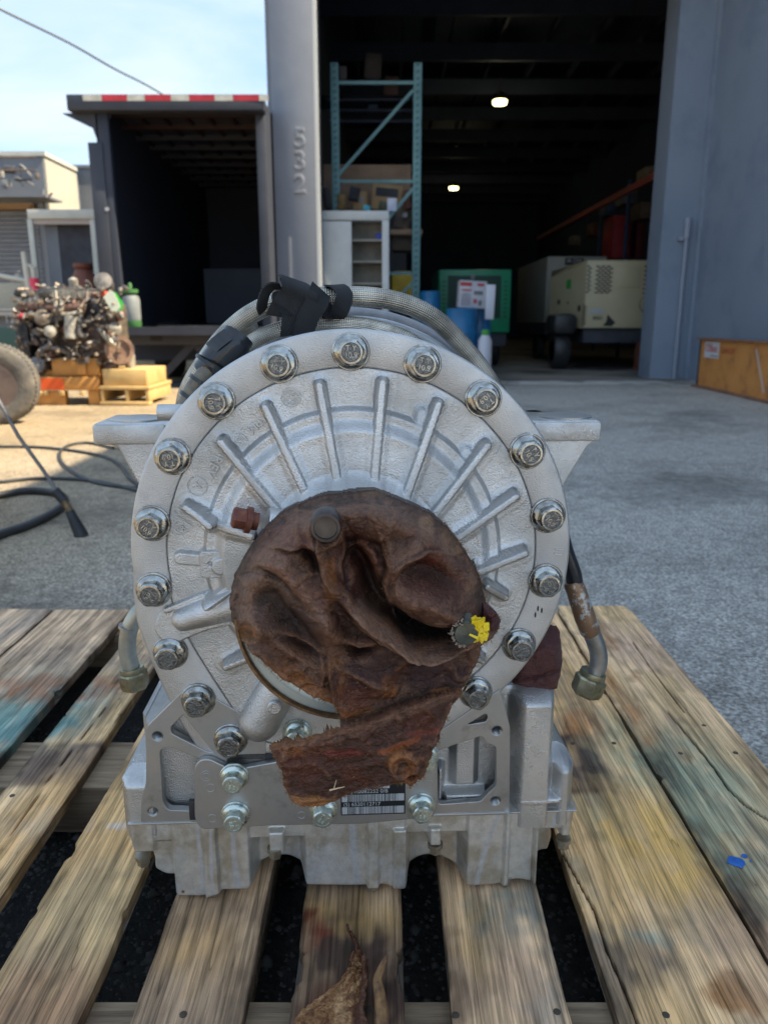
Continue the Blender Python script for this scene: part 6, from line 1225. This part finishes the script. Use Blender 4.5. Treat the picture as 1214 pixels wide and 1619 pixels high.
rw = thing('leather_scrap', 'maroon brown leather wad tucked behind the right side of the round cover', 'leather scrap', toworld((T(860, 1085, .06)[0], .06, T(860, 1085, .06)[1])), TA)
lump('wad', [(790, 1075), (800, 1010), (850, 985), (884, 995), (890, 1045), (886, 1062), (882, 1080), (855, 1091), (820, 1084)], .06, .04, RAG, rw, (T(860, 1085, .06)[0], .06, T(860, 1085, .06)[1]), 41, c1=(.085, .035, .036))
# loose torn piece on the centre board
sp0 = G(540, 1590); scp = thing('torn_leather_piece', 'curled tan torn leather piece lying on the middle pallet board', 'leather scrap', (sp0[0], sp0[1], ZT))
U_, V_ = np.meshgrid(np.linspace(0, 1, 70), np.linspace(0, 1, 110)); 
PL_ = [(455, 1640), (478, 1606), (505, 1590), (538, 1565), (550, 1538), (554, 1526), (558, 1519)]; PR_ = [(600, 1650), (596, 1619), (602, 1585), (604, 1555), (598, 1546), (592, 1536), (580, 1524)]
def crv(P, t): P = np.array([G(*p) for p in P]); k = np.linspace(0, 1, len(P)); return np.interp(t, k, P[:, 0]), np.interp(t, k, P[:, 1])
lx_, ly_ = crv(PL_, V_); rx_, ry_ = crv(PR_, V_); nn_ = (fbm(U_ * .3, V_, 18, 7, 4) - .5) * .006
Xp = lx_ * (1 - U_) + rx_ * U_ + nn_; Yp = ly_ * (1 - U_) + ry_ * U_ + nn_; curl = S(U_, .62, 1) ** 1.3; Zp = .003 + (.012 + .03 * V_) * curl + .012 * np.sin(V_ * 5) * S(V_, .1, .6) * (1 - curl) * .6 + (fbm(U_, V_, 16, 3, 4)) * .006 + .012 * S(V_, .75, 1); Xp = Xp - .012 * curl * (1 + V_)
Cp = np.ones(U_.shape + (3,)) * np.array((.30, .17, .075)); Cp = lerpc(Cp, (.48, .33, .17), S(fbm(U_, V_, 6, 9, 5), .45, .62)); Cp = lerpc(Cp, (.12, .05, .02), S(fbm(U_, V_, 9, 19, 4), .5, .66) * .8); Cp = lerpc(Cp, (.07, .025, .015), S(U_, .66, .74) * .9)
Vv = np.stack([Xp - sp0[0], Yp - sp0[1], Zp], -1).reshape(-1, 3); ix_ = np.arange(U_.size).reshape(U_.shape); me = rawmesh('leather_sheet', Vv, np.stack([ix_[:-1, :-1], ix_[:-1, 1:], ix_[1:, 1:], ix_[1:, :-1]], -1).reshape(-1, 4), True)
at_ = me.color_attributes.new('Col', 'FLOAT_COLOR', 'POINT'); at_.data.foreach_set('color', np.c_[Cp.reshape(-1, 3), np.ones(len(Vv))].astype(np.float32).ravel()); me.materials.append(RAG)
o = link(bpy.data.objects.new('leather_sheet', me), scp); sm = o.modifiers.new('s', 'SOLIDIFY'); sm.thickness = .0025; sm.offset = 1
m_ = MB(); cp_ = [Vector(gz(px, py, ZT + zz)) - Vector(scp.location) for px, py, zz in ((604, 1640, .012), (603, 1600, .02), (600, 1570, .026), (597, 1550, .032), (603, 1530, .042), (611, 1512, .055))]; sp_ = spl(cp_, 5); m_.tube(sp_, [.0075 * (1 - k / len(sp_)) ** .6 + .0008 for k in range(len(sp_))], 8); m_.build('curled_tip', RIMC, scp)

# ------------------------------------------------------------------ hoses
def LW(px, py, yl): return Vector(T3(px, py, yl))
def hose_thing(name, label, P, r, m, cat='hose', n=16, uv=True):
    pts = [LW(*p) for p in P]; O_ = pts[len(pts) // 2]; t_ = thing(name, label, cat, toworld(tuple(O_)), TA); s_ = spl([tuple(p - O_) for p in pts], 10); MB().tube(s_, r, n, uv=uv).build('braided_sleeve' if m is BRAID else 'hose_body', m, t_, smooth=60); return t_, O_
h1, O1 = hose_thing('braided_hose', 'thick steel braided hose arching highest over the top of the gearbox', [(300, 720, .20), (292, 665, .20), (298, 620, .17), (325, 572, .16), (362, 525, .16), (405, 492, .155), (455, 474, .15), (520, 469, .15), (590, 470, .16), (645, 482, .17), (690, 506, .18), (730, 545, .19), (765, 590, .20), (795, 640, .2), (812, 700, .2)], .0132, BRAID)
h2, O2 = hose_thing('braided_hose', 'second braided hose lying lower inside the arch, close behind the cover rim', [(330, 640, .10), (350, 590, .12), (385, 550, .14), (430, 525, .14), (490, 512, .14), (550, 512, .14), (600, 520, .14), (650, 540, .13), (700, 580, .12), (740, 640, .12)], .0105, BRAID)
GREYT = mk('grey_tube', (.20, .21, .23), (.3, .3, .32), s=30, rough=.25, spec=.7)
h3, O3 = hose_thing('vinyl_tube', 'glossy grey tube between the two braided hoses', [(380, 600, .24), (430, 540, .24), (500, 500, .24), (560, 496, .24), (620, 505, .24), (680, 530, .24), (735, 575, .24), (790, 640, .25)], .0095, GREYT, 'tube', 12)
h4, O4 = hose_thing('vinyl_tube', 'thin clear wrapped tube lying under the glossy grey one', [(520, 507, .19), (580, 506, .2), (640, 520, .2), (700, 552, .2), (760, 610, .21)], .0055, mk('clear_wrap', (.50, .55, .62), (.35, .38, .42), s=20, rough=.12, spec=.8), 'tube', 10)
h5, O5 = hose_thing('side_hose', 'dull braided hose running down at the left behind the cover rim', [(400, 510, .22), (360, 540, .24), (322, 580, .24), (300, 615, .25), (290, 650, .25), (285, 700, .25)], .0105, BRAID, 'hose', 12)
# black sleeve with ties and the cable bundle on the left
bs = thing('black_hose_sleeve', 'shiny black plastic sleeve wrapped round the hoses at upper left', 'sleeve', toworld(tuple(LW(350, 565, .12))), TA); BO = LW(350, 565, .12)
pts = [LW(330, 590, .105) - BO, LW(345, 572, .10) - BO, LW(366, 548, .10) - BO, LW(378, 530, .105) - BO]
MB().tube(spl([tuple(p) for p in pts], 6), [.0215] * 5 + [.0225] * 10 + [.021] * 4, 28).build('sleeve', SHINYBLK, bs)
MB().ribbon([LW(333, 552, .085) - BO, LW(342, 543, .08) - BO, LW(355, 533, .08) - BO, LW(362, 528, .085) - BO], [(.012, -.01, -.012)] * 4, .0015).build('sleeve_flap', SHINYBLK, bs)
CB_ = mk('cable_loom', (.20, .17, .12), (.07, .065, .06), s=60, rough=.4)
pts = [LW(298, 640, .09) - BO, LW(308, 615, .09) - BO, LW(322, 597, .09) - BO, LW(338, 577, .095) - BO]; MB().tube(spl([tuple(p) for p in pts], 6), .0125, 14).build('cable_loom', CB_, bs)
for (a_, b_, r) in (((300, 627), (306, 632), .0145), ((314, 600), (324, 608), .0150), ((333, 573), (343, 583), .0235)):
    p = (LW(*a_, .09) + LW(*b_, .09)) / 2 - BO; d = (LW(340, 575, .095) - LW(300, 640, .09)).normalized(); MB().lathe([(r, -.002), (r + .002, -.002), (r + .002, .002), (r, .002)], Matrix.Translation(p) @ d.to_track_quat('Z', 'Y').to_matrix().to_4x4(), 20, cap=False).build('cable_tie', SHINYBLK, bs)
# black webbing strap
st = thing('webbing_strap', 'black webbing strap knotted round the braided hoses at the top', 'strap', toworld(tuple(LW(490, 480, .1))), TA); KO_ = LW(490, 480, .1)
def rib(P, W_, name='strap_loop'):
    P = [tuple(LW(*p) - KO_) for p in P]; n_ = 6; S_ = spl(P, n_); Wp = spl(W_, n_); MB().ribbon(S_, Wp[:len(S_)], .0022).build(name, WEB, st, smooth=70)
k_ = .00075
def wv(px, py, pz=0): return (px * k_, pz * k_, -py * k_)
rib([(462, 530, .118), (468, 505, .112), (474, 478, .105), (474, 458, .10), (466, 443, .12), (455, 440, .15)], [wv(42, -6, 0), wv(48, 6, -4), wv(56, 16, -6), wv(58, 18, 0), wv(44, 14, 20), wv(30, 8, 40)], 'strap_front')
rib([(508, 458, .11), (500, 480, .100), (487, 503, .104), (478, 535, .115)], [wv(30, 26, 4), wv(34, 18, 0), wv(36, 8, 0), wv(34, 4, 0)], 'strap_cross')
rib([(437, 500, .115), (446, 478, .108), (458, 460, .108), (455, 444, .125)], [wv(34, 6, 6), wv(30, 10, 0), wv(26, 14, 0), wv(26, 8, 20)], 'strap_cross')
rib([(445, 455, .13), (432, 452, .12), (420, 462, .12), (414, 485, .13), (416, 497, .15)], [wv(4, 12, 34), wv(8, 8, 32), wv(12, 4, 30), wv(14, 0, 26), wv(14, 0, 22)])
rib([(520, 500, .14), (532, 498, .118), (541, 482, .112), (544, 464, .118), (534, 452, .135), (522, 452, .16)], [wv(28, 10, 4), wv(30, 8, 0), wv(30, 4, 6), wv(28, -2, 12), wv(24, -4, 24), wv(20, 0, 36)])
rib([(498, 470, .115), (510, 482, .112), (522, 494, .118), (532, 496, .13)], [wv(10, -22, 0), wv(12, -22, 0), wv(14, -20, 0), wv(14, -18, 0)])
rib([(448, 470, .112), (436, 474, .112), (440, 486, .108), (455, 492, .11)], [wv(4, 22, 10), wv(8, 22, 8), wv(14, 18, 4), wv(16, 16, 0)])
# right hand hose end: black hose, rusty ferrule, elbow, nut
he = thing('hose_end_fitting', 'hanging hose end with rusty ferrule, bent steel pipe and large nut right of the gearbox', 'hose fitting', toworld(tuple(LW(932, 1090, .16))), TA); HO = LW(932, 1090, .16)
L2_ = lambda px, py, yl=.16: tuple(LW(px, py, yl) - HO)
MB().tube(spl([L2_(880, 820), L2_(892, 868), L2_(905, 905), L2_(908, 920)], 6), .0125, 14).build('hose', SHINYBLK, he)
FER = mk('rusty_ferrule', (.30, .19, .12), (.22, .13, .08), s=30, c3=(.50, .51, .50), s3=55, lo3=.52, hi3=.56, metal=.55, rough=.4, bump=.3, bs=120, bd=.001)
MB().tube([L2_(904, 918), L2_(906, 924), L2_(910, 932), L2_(924, 975), L2_(933, 998), L2_(935, 1004)], [.0125, .0145, .0150, .0160, .0155, .0125], 22).build('ferrule', FER, he)
MB().tube(spl([L2_(929, 990), L2_(937, 1006), L2_(945, 1030), L2_(945, 1052), L2_(936, 1072), L2_(930, 1084)], 7), .0135, 22).build('elbow', STEEL, he)
d = (Vector(L2_(925, 1100)) - Vector(L2_(936, 1072))).normalized()
def nut(parent, p, d, r, h, m, rc=None): 
    M = Matrix.Translation(p) @ Vector(d).to_track_quat('Z', 'Y').to_matrix().to_4x4(); MB().lathe([(r * .86, 0), (r, h * .1), (r, h * .8), (r * .9, h), (r * .8, h * 1.02)], M, 6).build('nut', m, parent, smooth=20); MB().lathe([(r * .8, -h * .3), (r * .84, -h * .1), (r * .8, 0)], M, 24).build('nut_collar', m, parent)
nut(he, Vector(L2_(935, 1070)), d, .0245, .030, BRASSY)
# left hand fitting
hl = thing('hose_end_fitting', 'short bent zinc pipe end with nut hanging left of the gearbox over the pallet', 'hose fitting', toworld(tuple(LW(212, 1085, .16))), TA); HO = LW(212, 1085, .16); L3_ = lambda px, py, yl=.16: tuple(LW(px, py, yl) - HO)
MB().tube(spl([L3_(240, 945), L3_(215, 975), L3_(204, 1000), L3_(202, 1030), L3_(208, 1055), L3_(212, 1066)], 7), .0125, 20).build('elbow', mk('zinc_dull', (.46, .47, .43), (.3, .3, .26), s=30, metal=.8, rough=.35), hl)
MB().tube([L3_(204, 990), L3_(203, 994)], .0145, 18).build('bead', STEEL, hl); d = (Vector(L3_(216, 1090)) - Vector(L3_(209, 1058))).normalized(); nut(hl, Vector(L3_(210, 1062)), d, .0215, .026, BRASSY)
